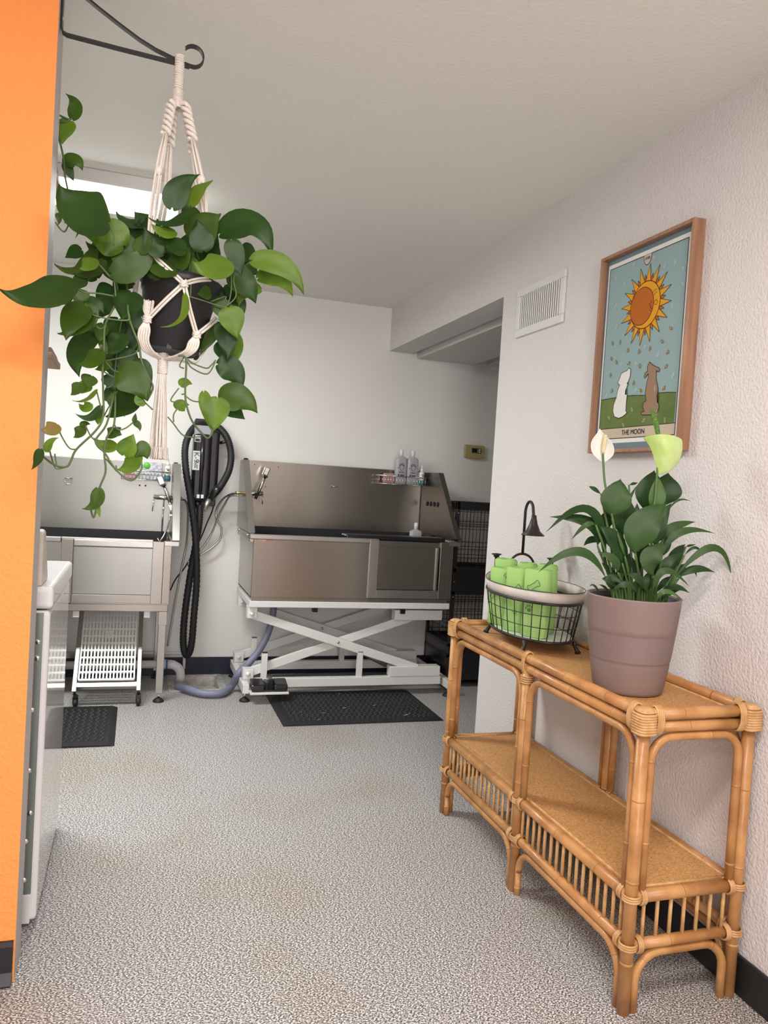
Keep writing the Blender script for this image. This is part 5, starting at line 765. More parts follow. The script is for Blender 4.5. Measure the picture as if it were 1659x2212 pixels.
MB().lathe([(0,2.069),(.05,2.069),(.068,2.17),(.064,2.17),(.06,2.15),(0,2.15)],(-.36,2.27,0),24).build('pot','white_plastic',t)
# ================================================================ WASHER
t=thing('washing_machine','glossy white washing machine seen from behind, beside the orange wall','washing machine',(-.52,2.61,0))
wx0,wx1,wy0,wy1=-.84,-.212,2.29,2.935
b=MB(); b.box((wx0,wy0+.004,.02),(wx1,wy1,.895)); b.build('cabinet','washer_white',t,bevel=.012,seg=3)
MB().box((wx0+.02,wy0+.001,.10),(wx1-.016,wy0+.006,.890)).build('rear_panel','galvanised',t)
MB().box((wx0+.02,wy0,.015),(wx1-.016,wy0+.008,.098)).build('kick_plate','washer_white',t,bevel=.002)
MB().box((wx0-.004,wy0,.90),(wx1+.006,wy1+.006,.962)).build('top_cover','washer_white',t,bevel=.014,seg=4)
b=MB(); b.box((wx0+.08,wy0+.21,.962),(wx1-.08,wy1-.05,.968)); b.build('lid','washer_white',t,bevel=.004)
b=MB(); b.prism([(wy0+.012,.962),(wy0+.17,.962),(wy0+.16,.975),(wy0+.06,1.115),(wy0+.03,1.12),(wy0+.012,1.11)],'x',wx0+.02,wx1-.026); b.build('control_console','cream_band',t,bevel=.006)
for z in (.81,.765,.62,.45,.33,.25,.14): MB().lathe([(0,-.004),(.006,-.003),(.009,.002)],(wx1-.028 if z>.7 or z==.33 else wx1-.036,wy0+.001,z),12,'y').build('screw','chrome',t)
for x,y in ((wx1-.05,wy0+.05),(wx1-.05,wy1-.05),(wx0+.05,wy0+.05),(wx0+.05,wy1-.05)): MB().lathe([(0,0),(.02,0),(.02,.012),(.008,.014),(.008,.025)],(x,y,0),12).build('foot','black_plastic',t)
# ================================================================ GROOMING TUBS
def rect_frame(b,x0,x1,z0,z1,y0,y1,w): 
    b.box((x0,y0,z0),(x0+w,y1,z1)).box((x1-w,y0,z0),(x1,y1,z1)).box((x0+w,y0,z0),(x1-w,y1,z0+w)).box((x0+w,y0,z1-w),(x1-w,y1,z1))
def shower(t,foot,head,handle_end,body0,body1,lever):
    # mixer bar, hand shower and lever, as parts of the tub
    f=MB().tube([body0,body1],.014,16).build('mixer_tap','chrome',t)
    MB().tube([Vector(body1)+Vector((0,-.004,0)),lever],[.004,.0028],8).build('lever','chrome',f)
    h=MB(); P0=Vector(foot); P1=Vector(head); h.tube([P0,P0.lerp(P1,.55),P0.lerp(P1,.6),P1],[.0095,.0095,.0085,.008],12); ho=h.build('hand_shower','chrome',t)
    d=(P1-P0).normalized(); s_=d.cross(Vector((0,1,0))).normalized()
    b=MB(); c=P1+d*.022
    b.obox(c-d*.028+s_*.008,c+d*.028+s_*.008,.034,.046,(0,1,0)); b.build('spray_head','chrome',ho,bevel=.006)
    b=MB(); b.obox(c-d*.036,c-d*.026,.030,.036,(0,1,0)); b.build('spray_trigger','black_plastic',ho,bevel=.003)
# ---- right tub on scissor lift
t=thing('grooming_tub','stainless steel dog washing tub on a white electric scissor lift','tub',(1.28,4.75,0))
x0,x1,yf,yb=.655,1.905,4.45,5.03
b=MB()
b.box((x0,yf,.605),(1.36,yf+.012,.945)); b.box((x0,yf+.001,.600),(x0+.004,yb,.945)); b.box((x1-.004,yf+.001,.600),(x1,yb,.945)); b.box((x0,yb-.01,.6),(x1,yb,.945)); b.box((x0,yf,.6),(x1,yb,.61))
b.build('basin','steel',t,bevel=.003)
MB().box((x0+.006,yf+.010,.586),(x1-.02,yb-.02,.606)).build('base_skirt','steel',t)
b=MB(); b.box((x0-.024,yf-.006,.945),(1.412,yf+.03,.972)); b.box((x0-.024,yf+.03,.945),(x0+.012,yb,.972)); b.box((x0-.024,yf-.006,.925),(x0,yb,.945)); b.build('rim','steel_bright',t,bevel=.004)
b=MB(); b.box((x1-.012,yf+.03,.945),(x1+.045,yb,.972)); b.box((x1-.04,yf-.006,.945),(x1+.045,yf+.03,.972))
b.build('rim','steel_bright',t,bevel=.004)
MB().box((x0+.012,yf+.03,.80),(x1-.012,yb-.004,.835)).build('tub_floor','black_rubber',t)
MB().box((x0+.012,yb-.03,.835),(x1-.012,yb-.012,.985)).build('rear_well','black_rubber',t)
b=MB(); b.box((1.356,yf-.010,.612),(1.412,yf+.02,.968)); b.build('door_post','steel_bright',t,bevel=.002)
b=MB(); b.box((1.815,yf-.010,.612),(1.872,yf+.02,.968)); b.box((1.872,yf-.002,.612),(x1,yf+.02,.968)); b.build('door_post','steel',t,bevel=.002)
MB().box((1.412,yf+.016,.665),(1.800,yf+.024,.930)).build('door','steel',t)
MB().box((1.412,yf+.004,.930),(1.815,yf+.03,.962)).build('door_top_rail','steel',t,bevel=.002)
MB().box((1.412,yf-.006,.612),(1.815,yf+.028,.662)).build('door_sill','steel_bright',t,bevel=.002)
MB().box((1.795,yf+.004,.664),(1.808,yf+.02,.93)).build('door_track','steel_bright',t,bevel=.001)
MB().box((1.215,yf+.034,.960),(1.862,yf+.16,.990)).build('tray_edge','black_plastic',t,bevel=.008,seg=3)
b=MB(); b.box((.640,5.0,.985),(1.864,5.008,1.405)); b.build('backsplash','steel',t,bevel=.001)
MB().box((.635,5.004,1.400),(1.885,5.030,1.409)).build('backsplash_lip','steel_bright',t,bevel=.001)
for i in range(4):
    y=4.905-i*.045; x=1.868+.17*(5-y)-.0022; b=MB(); b.add([(x+.17*-.013*math.cos(2*PI*q/16),y+.013*math.cos(2*PI*q/16),1.194+.017*math.sin(2*PI*q/16)) for q in range(16)],[tuple(range(16))],False); b.build('vent_slot','black_rubber',t)
for x,z in ((.713,1.382),(.868,1.375),(1.545,1.262),(1.585,1.262)): MB().lathe([(0,-.0015),(.003,-.001),(.004,.001)],(x,5.0,z),8,'y').build('rivet','black_metal',t)
b=MB(); b.tube([(1.232,4.998,1.276),(1.232,4.985,1.275),(1.24,4.978,1.270),(1.262,4.978,1.270),(1.270,4.985,1.275),(1.270,4.998,1.276)],.003,6); b.build('tether_ring','chrome',t)
def wing(x,s_,nm):
    side=[(5.025,1.405),(4.88,1.405),(4.460,.980),(5.025,.980)]
    b=MB(); b.prism(side,'x',x,x+.004*s_); b.build(nm,'steel',t,bevel=.001)
    b=MB(); a0_=(4.877,1.407); a1_=(4.458,.981); xx=sorted((x,x+.037*s_))
    b.add([(xx[0],a0_[0],a0_[1]),(xx[1],a0_[0],a0_[1]),(xx[1],a1_[0],a1_[1]),(xx[0],a1_[0],a1_[1]),(xx[0],a0_[0]+.005,a0_[1]-.004),(xx[1],a0_[0]+.005,a0_[1]-.004),(xx[1],a1_[0]+.005,a1_[1]-.004),(xx[0],a1_[0]+.005,a1_[1]-.004)],
        [(0,3,2,1),(4,5,6,7),(0,1,5,4),(1,2,6,5),(2,3,7,6),(3,0,4,7)],False)
    b.build('splash_flange','steel_bright',t,bevel=.001)
wing(.624,1,'side_splash')
rw=[(1.868,5.0,1.405),(1.905,4.785,1.405),(1.950,4.520,.985),(1.870,5.0,.985)]
b=MB(); b.add(rw+[(x+.003,y+.001,z) for x,y,z in rw],[(3,2,1,0),(4,5,6,7),(0,1,5,4),(1,2,6,5),(2,3,7,6),(3,0,4,7)],False); b.build('side_splash','steel',t)
b=MB(); fl_=[rw[1],(rw[1][0]+.037,rw[1][1]+.005,1.405),(rw[2][0]+.034,rw[2][1]+.005,.985),rw[2]]; b.add([(x,y,z+.001) for x,y,z in fl_]+[(x,y+.006,z-.004) for x,y,z in fl_],[(3,2,1,0),(4,5,6,7),(0,1,5,4),(1,2,6,5),(2,3,7,6),(3,0,4,7)],False); b.build('splash_flange','steel',t)
for y,z in ((4.95,.958),(4.55,.958)): MB().lathe([(0,-.009),(.006,-.008),(.008,0)],(x0-.024,y,z),10,'x').build('bolt','chrome',t)
MB().lathe([(0,.014),(.014,.012),(.018,0)],(.656,5.0,1.407),12).build('corner_cap','black_plastic',t)
MB().lathe([(0,.012),(.012,.010),(.014,0)],(1.858,5.0,1.405),12).build('corner_cap','black_plastic',t)
shower(t,(.716,4.90,1.163),(.774,4.90,1.318),None,(.640,4.93,1.196),(.765,4.93,1.198),(.764,4.915,1.132))
MB().tube([(.775,4.91,1.247),(.79,4.90,1.245),(.802,4.90,1.250)],.003,6).build('shower_hook','chrome',t)
MB().tube([(.590,4.92,1.196),(.632,4.92,1.196)],.009,10).build('inlet_fitting','brass',t)
text('ergo','maker_mark','orange_ink',t,.021,face_mtx((.705,yf-.0008,.941),(1,0,0),(0,0,1)),.0003)
text('boo','maker_mark','red_ink',t,.021,face_mtx((.746,yf-.0008,.941),(1,0,0),(0,0,1)),.0003)
# lift
MB().box((.648,yf-.008,.548),(1.90,yf+.03,.584)).build('lift_bed_rail','white_paint',t,bevel=.003)
MB().box((.648,yb-.04,.548),(1.90,yb,.584)).build('lift_bed_rail','white_paint',t,bevel=.003)
MB().box((.648,yf+.03,.548),(.69,yb-.04,.584)).build('lift_bed_rail','white_paint',t,bevel=.003)
for y,nm in ((4.50,'front'),(4.93,'rear')):
    b=MB(); b.obox((.672,y,.500),(1.73,y,.165),.022,.052,(0,0,1)); b.build('scissor_arm','white_paint',t,bevel=.003)
    b=MB(); yy=y+.028; b.obox((.672,yy,.145),(1.73,yy,.500),.022,.052,(0,0,1)); b.build('scissor_arm','white_paint',t,bevel=.003)
    MB().box((1.555,y-.02,.472),(1.870,y+.045,.535)).build('slide_channel','white_paint',t,bevel=.003)
    MB().box((1.545,y-.025,.118),(1.878,y+.045,.180)).build('slide_channel','white_paint',t,bevel=.003)
    b=MB(); b.box((.645,y-.028,.478),(.702,y+.04,.548)); b.build('pivot_block','white_paint',t,bevel=.003)
    b=MB(); b.box((.640,y-.028,.118),(.700,y+.04,.178)); b.build('pivot_block','white_paint',t,bevel=.003)
    for x,z in ((.672,.505),(.668,.150)): MB().lathe([(0,-.014),(.010,-.011),(.014,-.003),(.014,0)],(x,y-.028,z),16,'y').build('pivot_bolt','white_paint',t)
    MB().lathe([(0,-.008),(.007,-.007),(.010,0)],(1.205,y-.010,.332),12,'y').build('pivot_bolt','chrome',t)
    for x,zt_ in ((.765,.268),(1.352,.270)): MB().box((x-.018,y-.014,.10),(x+.016,y+.014,zt_)).build('stop_post','white_paint',t,bevel=.002); MB().box((x-.017,y-.013,zt_),(x+.015,y+.013,zt_+.004)).build('post_cap','black_plastic',t)
    MB().box((.64,y-.022,.065),(1.885,y+.022,.118)).build('base_beam','white_paint',t,bevel=.003)
for x in (1.045,1.60):
    for_z=.525 if x<1.2 else .520
    MB().box((x-.015,4.462,for_z-.006),(x+.015,4.50,for_z+.024)).build('end_cap','black_plastic',t,bevel=.001)
for x in (.633,1.905):
    MB().box((x-.0,4.405,.052),(x+.036,5.04,.104)).build('base_crossbeam','white_paint',t,bevel=.003)
    for y in (4.44,5.0):
        b=MB(); b.lathe([(0,0),(.030,0),(.031,.006),(.020,.018),(.010,.024),(0,.024)],(x+.018,y,0),20); b.build('levelling_foot','black_rubber',t)
        MB().tube([(x+.018,y,.02),(x+.018,y,.056)],.006,8).build('foot_stem','chrome',t)
MB().obox((1.42,4.70,.235),(1.60,4.70,.148),.055,.055).build('actuator','steel_bright',t,bevel=.01)
MB().obox((1.25,4.70,.300),(1.44,4.70,.226),.028,.028).build('actuator_rod','steel',t,bevel=.006)
MB().box((.668,4.345,.060),(.892,4.46,.072)).build('pedal_shelf','white_paint',t,bevel=.003)
# foot pedal stands on the shelf
t=thing('foot_pedal','black twin foot pedal resting on the tub lift\'s white shelf','pedal',(.78,4.40,.0725))
MB().box((.680,4.362,.0725),(.884,4.44,.082)).build('base','black_plastic',t,bevel=.004)
for xa,xb in ((.676,.752),(.808,.886)):
    b=MB(); b.prism([(4.355,.080),(4.452,.080),(4.452,.132),(4.36,.112)],'x',xa,xb); b.build('pedal','black_plastic',t,bevel=.008,seg=3)
MB().box((.757,4.37,.08),(.775,4.455,.125)).build('divider','black_plastic',t,bevel=.003); MB().box((.780,4.38,.08),(.802,4.46,.142)).build('rocker','black_plastic',t,bevel=.003)
# ---- left tub
t=thing('grooming_tub','stainless steel dog washing tub on square legs with a ramp under it','tub',(-.35,4.75,0))
x0,x1=-.93,.200
b=MB(); b.box((x0,yf,.555),(-.31,yf+.012,.89)); b.box((x1-.004,yf,.555),(x1,yb,.89)); b.box((x0,yf,.555),(x0+.004,yb,.89)); b.box((x0,yb-.012,.555),(x1,yb,.89)); b.box((x0,yf,.555),(x1,yb,.565)); b.build('basin','steel',t,bevel=.002)
MB().box((-.310,yf+.012,.609),(.100,yf+.020,.870)).build('door','steel_pale',t)
b=MB(); b.prism([(yf+.014,.865),(yf+.004,.872),(yf+.004,.905),(yf+.03,.905),(yf+.03,.865)],'x',-.312,.100); b.build('door_lip','steel_bright',t,bevel=.003)
MB().box((-.312,yf,.560),(.100,yf+.03,.607)).build('door_sill','steel_mid',t,bevel=.002)
MB().box((.098,yf-.010,.560),(.158,yf+.02,.908)).build('door_post','steel_mid',t,bevel=.002)
MB().box((.158,yf-.002,.560),(x1,yf+.02,.89)).build('door_post','steel',t,bevel=.002)
MB().box((-.372,yf-.010,.560),(-.312,yf+.02,.908)).build('door_post','steel',t,bevel=.002)
b=MB(); b.box((x0,yf-.006,.890),(-.375,yf+.03,.916)); b.box((-.375,yf+.014,.905),(.10,yf+.03,.916)); b.build('rim','steel_bright',t,bevel=.003)
b=MB(); b.box((.158,yf-.006,.885),(.240,yf+.03,.912)); b.box((x1-.004,yf+.03,.885),(.240,yb,.912)); b.build('rim','steel_bright',t,bevel=.003)
MB().box((x0+.01,yf+.03,.74),(x1-.01,yb-.004,.78)).build('tub_floor','black_rubber',t)
MB().box((x0+.01,yb-.03,.78),(x1-.01,yb-.012,.925)).build('rear_well','black_rubber',t)
MB().box((x0,5.0,.925),(.203,5.008,1.352)).build('backsplash','steel_pale',t,bevel=.001)
MB().box((x0,5.004,1.348),(.215,5.030,1.357)).build('backsplash_lip','steel_bright',t,bevel=.001)
side=[(5.025,1.352),(4.80,1.352),(4.470,.915),(5.025,.915)]
MB().prism(side,'x',.203,.207).build('side_splash','steel',t)
b=MB(); b.add([(.203,4.80,1.352),(.243,4.80,1.352),(.241,4.468,.918),(.201,4.468,.918),(.203,4.805,1.348),(.243,4.805,1.348),(.241,4.473,.914),(.201,4.473,.914)],[(0,3,2,1),(4,5,6,7),(0,1,5,4),(1,2,6,5),(2,3,7,6),(3,0,4,7)],False); b.build('splash_flange','steel_bright',t,bevel=.001)
MB().lathe([(0,.008),(.012,.006),(.014,0)],(.222,5.0,1.355),12).build('corner_cap','black_plastic',t)
b=MB(); b.tube([(-.417,4.998,1.225),(-.417,4.985,1.225),(-.376,4.985,1.225),(-.376,4.998,1.225)],.004,6); b.tube([(-.3965+.017*math.cos(a),4.984,1.208+.017*math.sin(a)) for a in [PI*1.0+PI*q/10 for q in range(11)]],.0025,6); b.build('tether_ring','chrome',t)
for x in (.013,.048): MB().lathe([(0,-.0015),(.005,-.001),(.006,.001)],(x,5.0,1.206),10,'y').build('rivet','black_metal',t)
b=MB(); b.box((x0,yf+.004,.515),(x1-.004,yf+.035,.556)); b.box((x0,yb-.04,.515),(x1-.004,yb-.01,.556)); b.build('leg_rail','steel',t,bevel=.003)
for x in (-.88,.150):
    for y in (yf+.004,yb-.05):
        MB().box((x,y,.05),(x+.042,y+.042,.515)).build('leg','steel_mid',t,bevel=.003)
        MB().box((x-.003,y-.003,.44),(x+.045,y+.045,.512)).build('leg_collar','steel_mid',t,bevel=.002)
        MB().lathe([(0,0),(.030,0),(.031,.006),(.020,.018),(.010,.024),(0,.024)],(x+.021,y+.021,0),20).build('levelling_foot','black_rubber',t)
        MB().tube([(x+.021,y+.021,.02),(x+.021,y+.021,.052)],.006,8).build('foot_stem','chrome',t)
b=MB(); b.box((x0,yb-.04,.13),(x1-.004,yb-.012,.165)); b.build('stretcher','steel',t,bevel=.002)
for x in (-.30,.070): MB().box((x,yf+.02,.478),(x+.032,yf+.05,.515)).build('bracket','white_plastic',t,bevel=.002)
shower(t,(.197,4.84,1.105),(.148,4.86,1.225),None,(.215,4.90,1.140),(.098,4.90,1.143),(.094,4.885,1.055))
MB().prism([(.182,1.098),(.225,1.104),(.225,1.068),(.196,1.068)],'y',4.82,4.86).build('shower_rest','white_plastic',t,bevel=.003)
MB().tube(HOSES['tubhose']+[(.13,4.80,.90)],.0045,8).build('shower_hose','chrome',t)
MB().tube([(.160,4.95,1.13),(.158,4.95,1.02),(.158,4.95,.90)],.0045,8).build('shower_hose','chrome',t)
MB().tube([(.240,4.90,1.145),(.262,4.89,1.142)],.009,10).build('inlet_fitting','chrome',t)
# ================================================================ RAMP
t=thing('folding_ramp','white plastic grate ramp in steel frame on castors under left tub','ramp',(-.11,4.6,0))
rp0=Vector((0,4.43,.135)); rp1=Vector((0,4.80,.505)); d=(rp1-rp0); L_=d.length; d.normalize(); nn=Vector((0,-d.z,d.y))
def RP(x,s_,o=0): p=rp0+d*s_+nn*o; return (x,p.y,p.z)
for x in (-.283,.048): 
    MB().obox(RP(x+.012,-.065,-.012),RP(x+.012,L_,-.012),.024,.04,tuple(nn)).build('side_rail','steel_bright',t,bevel=.003)
MB().obox(RP(-.272,-.022,-.012),RP(.052,-.022,-.012),.03,.03,tuple(nn)).build('end_rail','steel_bright',t,bevel=.003)
b=MB(); gx0,gx1=-.252,.034; nx=16; ny=11
for i in range(nx+1):
    x=gx0+(gx1-gx0)*i/nx; b.obox(RP(x,.0,.012),RP(x,L_-.01,.012),.0085,.014,tuple(nn))
for j in range(ny+1):
    s_=(L_-.01)*j/ny; b.obox(RP(gx0,s_,.0125),RP(gx1,s_,.0125),.0105,.012,tuple(nn))
b.obox(RP(-.122,L_*.56,.013),RP(-.096,L_*.56,.013),.05,.012,tuple(nn)); b.build('grate','white_plastic',t)
for x in (-.262,.062):
    b=MB(); c=(x,4.405,.024); b.lathe([(0,-.010),(.020,-.010),(.024,-.006),(.024,.006),(.020,.010),(0,.010)],c,20,'x'); o=b.build('castor','black_rubber',t)
    b=MB(); b.box((x-.014,4.395,.034),(x+.014,4.44,.060)); b.box((x-.014,4.39,.018),(x-.011,4.42,.045)); b.box((x+.011,4.39,.018),(x+.014,4.42,.045)); b.build('castor_fork','black_plastic',o,bevel=.003)
    MB().tube([(x,4.425,.055),(x,4.425,.095)],.006,8).build('castor_stem','chrome',o)
# ================================================================ MATS
def rubber_mat(label,x0,x1,y0,y1,cell):
    t=thing('floor_mat',label,'mat',((x0+x1)/2,(y0+y1)/2,0)); 
    MB().prism([(x0,.001),(x1,.001),(x1-.03,.011),(x0+.03,.011)],'y',y0,y1).build('border','black_rubber',t,bevel=.002)
    b=MB(); nx=int((x1-x0-.1)/cell); ny=int((y1-y0-.1)/cell); cx=(x1-x0-.1)/nx; cy=(y1-y0-.1)/ny
    for i in range(nx):
        for j in range(ny):
            x=x0+.05+cx*(i+.5)+(cx*.25 if j%2 else -.25*cx*0); y=y0+.05+cy*(j+.5)
            b.lathe([(cell*.40,.011),(cell*.33,.0155),(cell*.22,.0155),(cell*.16,.011)],(x,y,0),8)
    b.build('ring_pattern','black_rubber',t)
    return t
tm=rubber_mat('black rubber mat on the floor in front of the scissor lift tub',.79,1.705,3.955,4.572,.030)
b=MB(); random.seed(9)
for i in range(9):
    x,y=random.uniform(.85,1.6),random.uniform(4.0,4.52); b.tube([(x,y,.0165),(x+random.uniform(-.012,.012),y+random.uniform(-.01,.01),.018),(x+random.uniform(-.022,.022),y+random.uniform(-.015,.015),.0165)],.0012,4)
b.build('hair_tuft','p_tan',tm,label='loose pale dog hair')
rubber_mat('black rubber mat on the floor below the ramp, half behind the washing machine',-.62,-.042,3.762,4.385,.030)
# ================================================================ FLOOR SINK AND PIPES
t=thing('floor_sink','white square floor sink with drain between the two tubs','floor drain',(.405,4.86,0))
b=MB(); b.box((.235,4.668,.0),(.575,4.70,.006)).box((.235,5.02,.0),(.575,5.052,.006)).box((.235,4.70,.0),(.262,5.02,.006)).box((.548,4.70,.0),(.575,5.02,.006)); b.build('rim','porcelain',t,bevel=.002)
b=MB(); b.box((.262,4.70,-.05),(.275,5.02,.003)).box((.535,4.70,-.05),(.548,5.02,.003)).box((.275,4.70,-.05),(.535,4.713,.003)).box((.275,5.007,-.05),(.535,5.02,.003)).box((.262,4.70,-.062),(.548,5.02,-.05)); b.build('bowl','porcelain',t)
t=thing('waste_pipe','white plastic waste pipe with blue ring bending into floor sink','pipe',(.28,4.88,.0))
b=MB(); b.tube([(-.35,4.88,.115),(.20,4.88,.115)],.024,16); b.build('pipe','pvc',t)
b=MB(); b.tube([(.19,4.88,.115),(.225,4.88,.115)],.030,16); b.build('coupling','pvc',t); MB().tube([(.219,4.88,.115),(.229,4.88,.115)],.0305,16).build('ring','pvc_blue',t)
b=MB(); b.tube([(.228,4.88,.115),(.262,4.88,.112),(.292,4.88,.095),(.308,4.88,.070),(.312,4.88,.040),(.312,4.88,.012)],.028,16); b.build('elbow','pvc',t)
t=thing('wall_pipe','thin white painted pipe along the wall base, ending over floor sink','pipe',(.1,5.03,.12))
b=MB(); b.tube([(-.5,5.035,.148),(.32,5.035,.148),(.335,5.03,.143),(.338,5.02,.13),(.338,5.0,.055)],.009,10); b.build('pipe','white_paint',t)
o=MB().tube(spline(HOSES['drain'],8),[.021]*(8*(len(HOSES['drain'])-1)+1),12); 
P=spline(HOSES['drain'],22); o=MB().tube(P,[.0205+(.0016 if i%2 else -.0008) for i in range(len(P))],12)
tag(o.build('drain_hose','grey_hose'),'grey ribbed drain hose curving from scissor tub to floor sink','hose')
for key,lab,rad in (('supply_a','braided water hose with the wider bulge, leaving the scissor lift tub','a'),('supply_b','inner braided water hose running straighter below the scissor lift tub tap','b'),('supply_c','braided water hose dropping behind the left tub\'s right side','c')):
    P=spline(HOSES[key],8); tag(MB().tube(P,.0062,8).build('braided_hose','steel_bright'),lab,'hose')
tag(MB().tube(spline(HOSES['cord'],6),.0045,8).build('power_cord','black_rubber'),'black power cord hanging diagonally below the wall dryer','cord')
# ================================================================ DRYER
t=thing('dog_dryer','black wall mounted dog dryer with long ribbed hose','dryer',(.39,5.0,1.12))
b=MB(); b.box((.325,4.965,1.10),(.475,YB-.002,1.645)); b.build('wall_plate','black_plastic',t,bevel=.006)
b=MB(); b.box((.315,4.885,1.125),(.430,5.02,1.555)); b.build('housing','black_plastic',t,bevel=.030,seg=5)
b=MB(); b.box((.405,4.905,1.14),(.478,5.02,1.58)); b.build('housing','black_plastic',t,bevel=.025,seg=5)
b=MB(); b.tube([(.372,4.885,1.545),(.372,4.885,1.33),(.372,4.889,1.32),(.372,4.889,1.15)],[.014,.014,.012,.012],12); b.build('centre_rib','black_plastic',t)
MB().box((.318,4.895,1.535),(.425,5.0,1.600)).build('cap','clear_grey',t,bevel=.012,seg=3)
MB().box((.325,4.975,1.585),(.405,YB-.004,1.640)).build('bracket','black_plastic',t,bevel=.008)
o=MB().box((.322,4.8825,1.495),(.356,4.884,1.536)).build('sticker','sticker',t)
MB().box((.325,4.8815,1.498),(.353,4.8822,1.516)).build('sticker_print','black_plastic',o)
o=MB().box((.316,4.8825,1.322),(.358,4.884,1.440)).build('sticker','sticker',t)
# label reads downward: K-9 II
RT=face_mtx((.337,4.8818,1.400),(0,0,-1),(1,0,0))
text('K-9','lettering','p_ink',o,.044,RT,.0003); text('II','lettering','p_ink',o,.014,face_mtx((.347,4.8818,1.366),(0,0,-1),(1,0,0)),.0003)
b=MB()
for i,(xx,z0_,z1_) in enumerate(((.330,1.332,1.372),(.337,1.336,1.368),(.345,1.328,1.356))): b.box((xx-.0018,4.8815,z0_),(xx+.0018,4.8822,z1_))
b.build('fine_print','p_ink',o)
MB().box((.352,4.878,1.150),(.392,4.886,1.172)).build('sticker','white_plastic',t)
P=spline(HOSES['dryer'],16)
MB().tube(P,[.0205+(.0022 if i%2 else -.0010) for i in range(len(P))],12).build('hose','black_rubber',t)
MB().tube([(.362,4.93,1.14),(.362,4.93,1.085)],[.022,.024],16).build('outlet','black_plastic',t)
nz=[Vector(p) for p in HOSES['nozzle']]
MB().tube([nz[0]+(nz[0]-nz[1])*.35,nz[0],nz[0].lerp(nz[1],.8)],[.026,.025,.021],16).build('cuff','black_plastic',t)
MB().tube([nz[1]+(nz[0]-nz[1])*.25,nz[2]],[.0185,.0165],16).build('nozzle','steel_bright',t,label='polished metal nozzle')
MB().tube([(.47,4.96,1.50),(.53,4.93,1.515)],.010,8).build('hose_hook','black_plastic',t)
# ================================================================ CADDIES AND BOTTLES
def caddy(label,x0,x1,z0,z1,y0=4.90,y1=4.995):
    t=thing('wire_caddy',label,'caddy',((x0+x1)/2,(y0+y1)/2,z0)); r_=.0022
    b=MB(); b.tube([(x0,y1,z1),(x0,y0,z1),(x1,y0,z1),(x1,y1,z1)],.0038,6); b.build('rim_wire','chrome',t)
    b=MB()
    n=int((x1-x0)/.020)
    for i in range(n+1):
        x=x0+(x1-x0)*i/n; b.tube([(x,y0,z1),(x,y0,z0),(x,y1,z0)],.0016,5)
    b.tube([(x0,y1,z0),(x0,y0,z0),(x1,y0,z0),(x1,y1,z0)],r_,6); b.tube([(x0,y1,(z0+z1)/2),(x0,y0,(z0+z1)/2)],r_,6); b.tube([(x1,y1,(z0+z1)/2),(x1,y0,(z0+z1)/2)],r_,6)
    b.build('basket_wires','chrome',t); return t
caddy('chrome wire caddy on scissor lift tub holding shampoo bottles',1.530,1.858,1.312,1.366)
caddy('chrome wire caddy on left tub, partly behind the tassel',-.095,.190,1.242,1.296)
def shampoo(label,x,y,z,group=None,s_=1):
    t=thing('shampoo_bottle',label,'bottle',(x,y,z),group)
    w,d=.040,.021
    b=MB()
    prof=[(0,.002),(.90,0),(1,.006),(1,.168),(.95,.177),(.62,.184),(.32,.189),(.28,.192)]
    vs=[];n=28
    for rr,zz in prof:
        for q in range(n):
            a=2*PI*q/n; ca,sa=math.cos(a),math.sin(a)
            if rr>.6: px,py=math.copysign(abs(ca)**.55,ca)*w*rr,math.copysign(abs(sa)**.55,sa)*d*rr
            else: px,py=ca*w*rr,sa*w*rr
            vs.append((x+px,y+py,z+zz))
    b.add(vs,[(i*n+q,i*n+(q+1)%n,(i+1)*n+(q+1)%n,(i+1)*n+q) for i in range(len(prof)-1) for q in range(n)],True)
    b.build('body','bottle_clear',t)
    MB().lathe([(0,.190),(.0125,.190),(.0125,.205),(.0135,.207),(.012,.232),(0,.233)],(x,y,z),18).build('cap','white_plastic',t)
    yy=y-d-.0012; b=MB()
    def loop(cx,cz,rx,rz,a0_=0,a1_=2*PI,r_=.0012): b.tube([(x+cx+rx*math.cos(a0_+(a1_-a0_)*q/14),yy,z+cz+rz*math.sin(a0_+(a1_-a0_)*q/14)) for q in range(15)],r_,4)
    loop(0,.112,.012,.021,-PI,0,.0014)
    for cx_,cz_ in ((-.015,.124),(-.006,.133),(.006,.133),(.015,.124)): loop(cx_,cz_,.0042,.0065,0,2*PI,.0013)
    b.box((x-.018,yy,z+.078),(x+.018,yy+.001,z+.083)); b.box((x-.024,yy,z+.066),(x-.014,yy+.001,z+.053)); b.box((x-.008,yy,z+.064),(x+.020,yy+.001,z+.055)); b.box((x-.026,yy,z+.070),(x+.024,yy+.001,z+.0708))
    b.build('label_print','purple_ink',t)
    text('paw','label_text','purple_ink',t,.013,face_mtx((x-.021,yy,z+.110),(1,0,0),(0,0,1)),.0002)
    text('er','label_text','purple_ink',t,.010,face_mtx((x+.020,yy,z+.110),(1,0,0),(0,0,1)),.0002)
shampoo('clear shampoo bottle with purple paw logo, left one in the right caddy',1.694,4.955,1.3155)
shampoo('clear shampoo bottle with purple paw logo, right one behind ear cleaner',1.777,4.955,1.3155)
shampoo('clear bottle standing inside the scissor tub, only its top showing',1.745,4.72,.836)
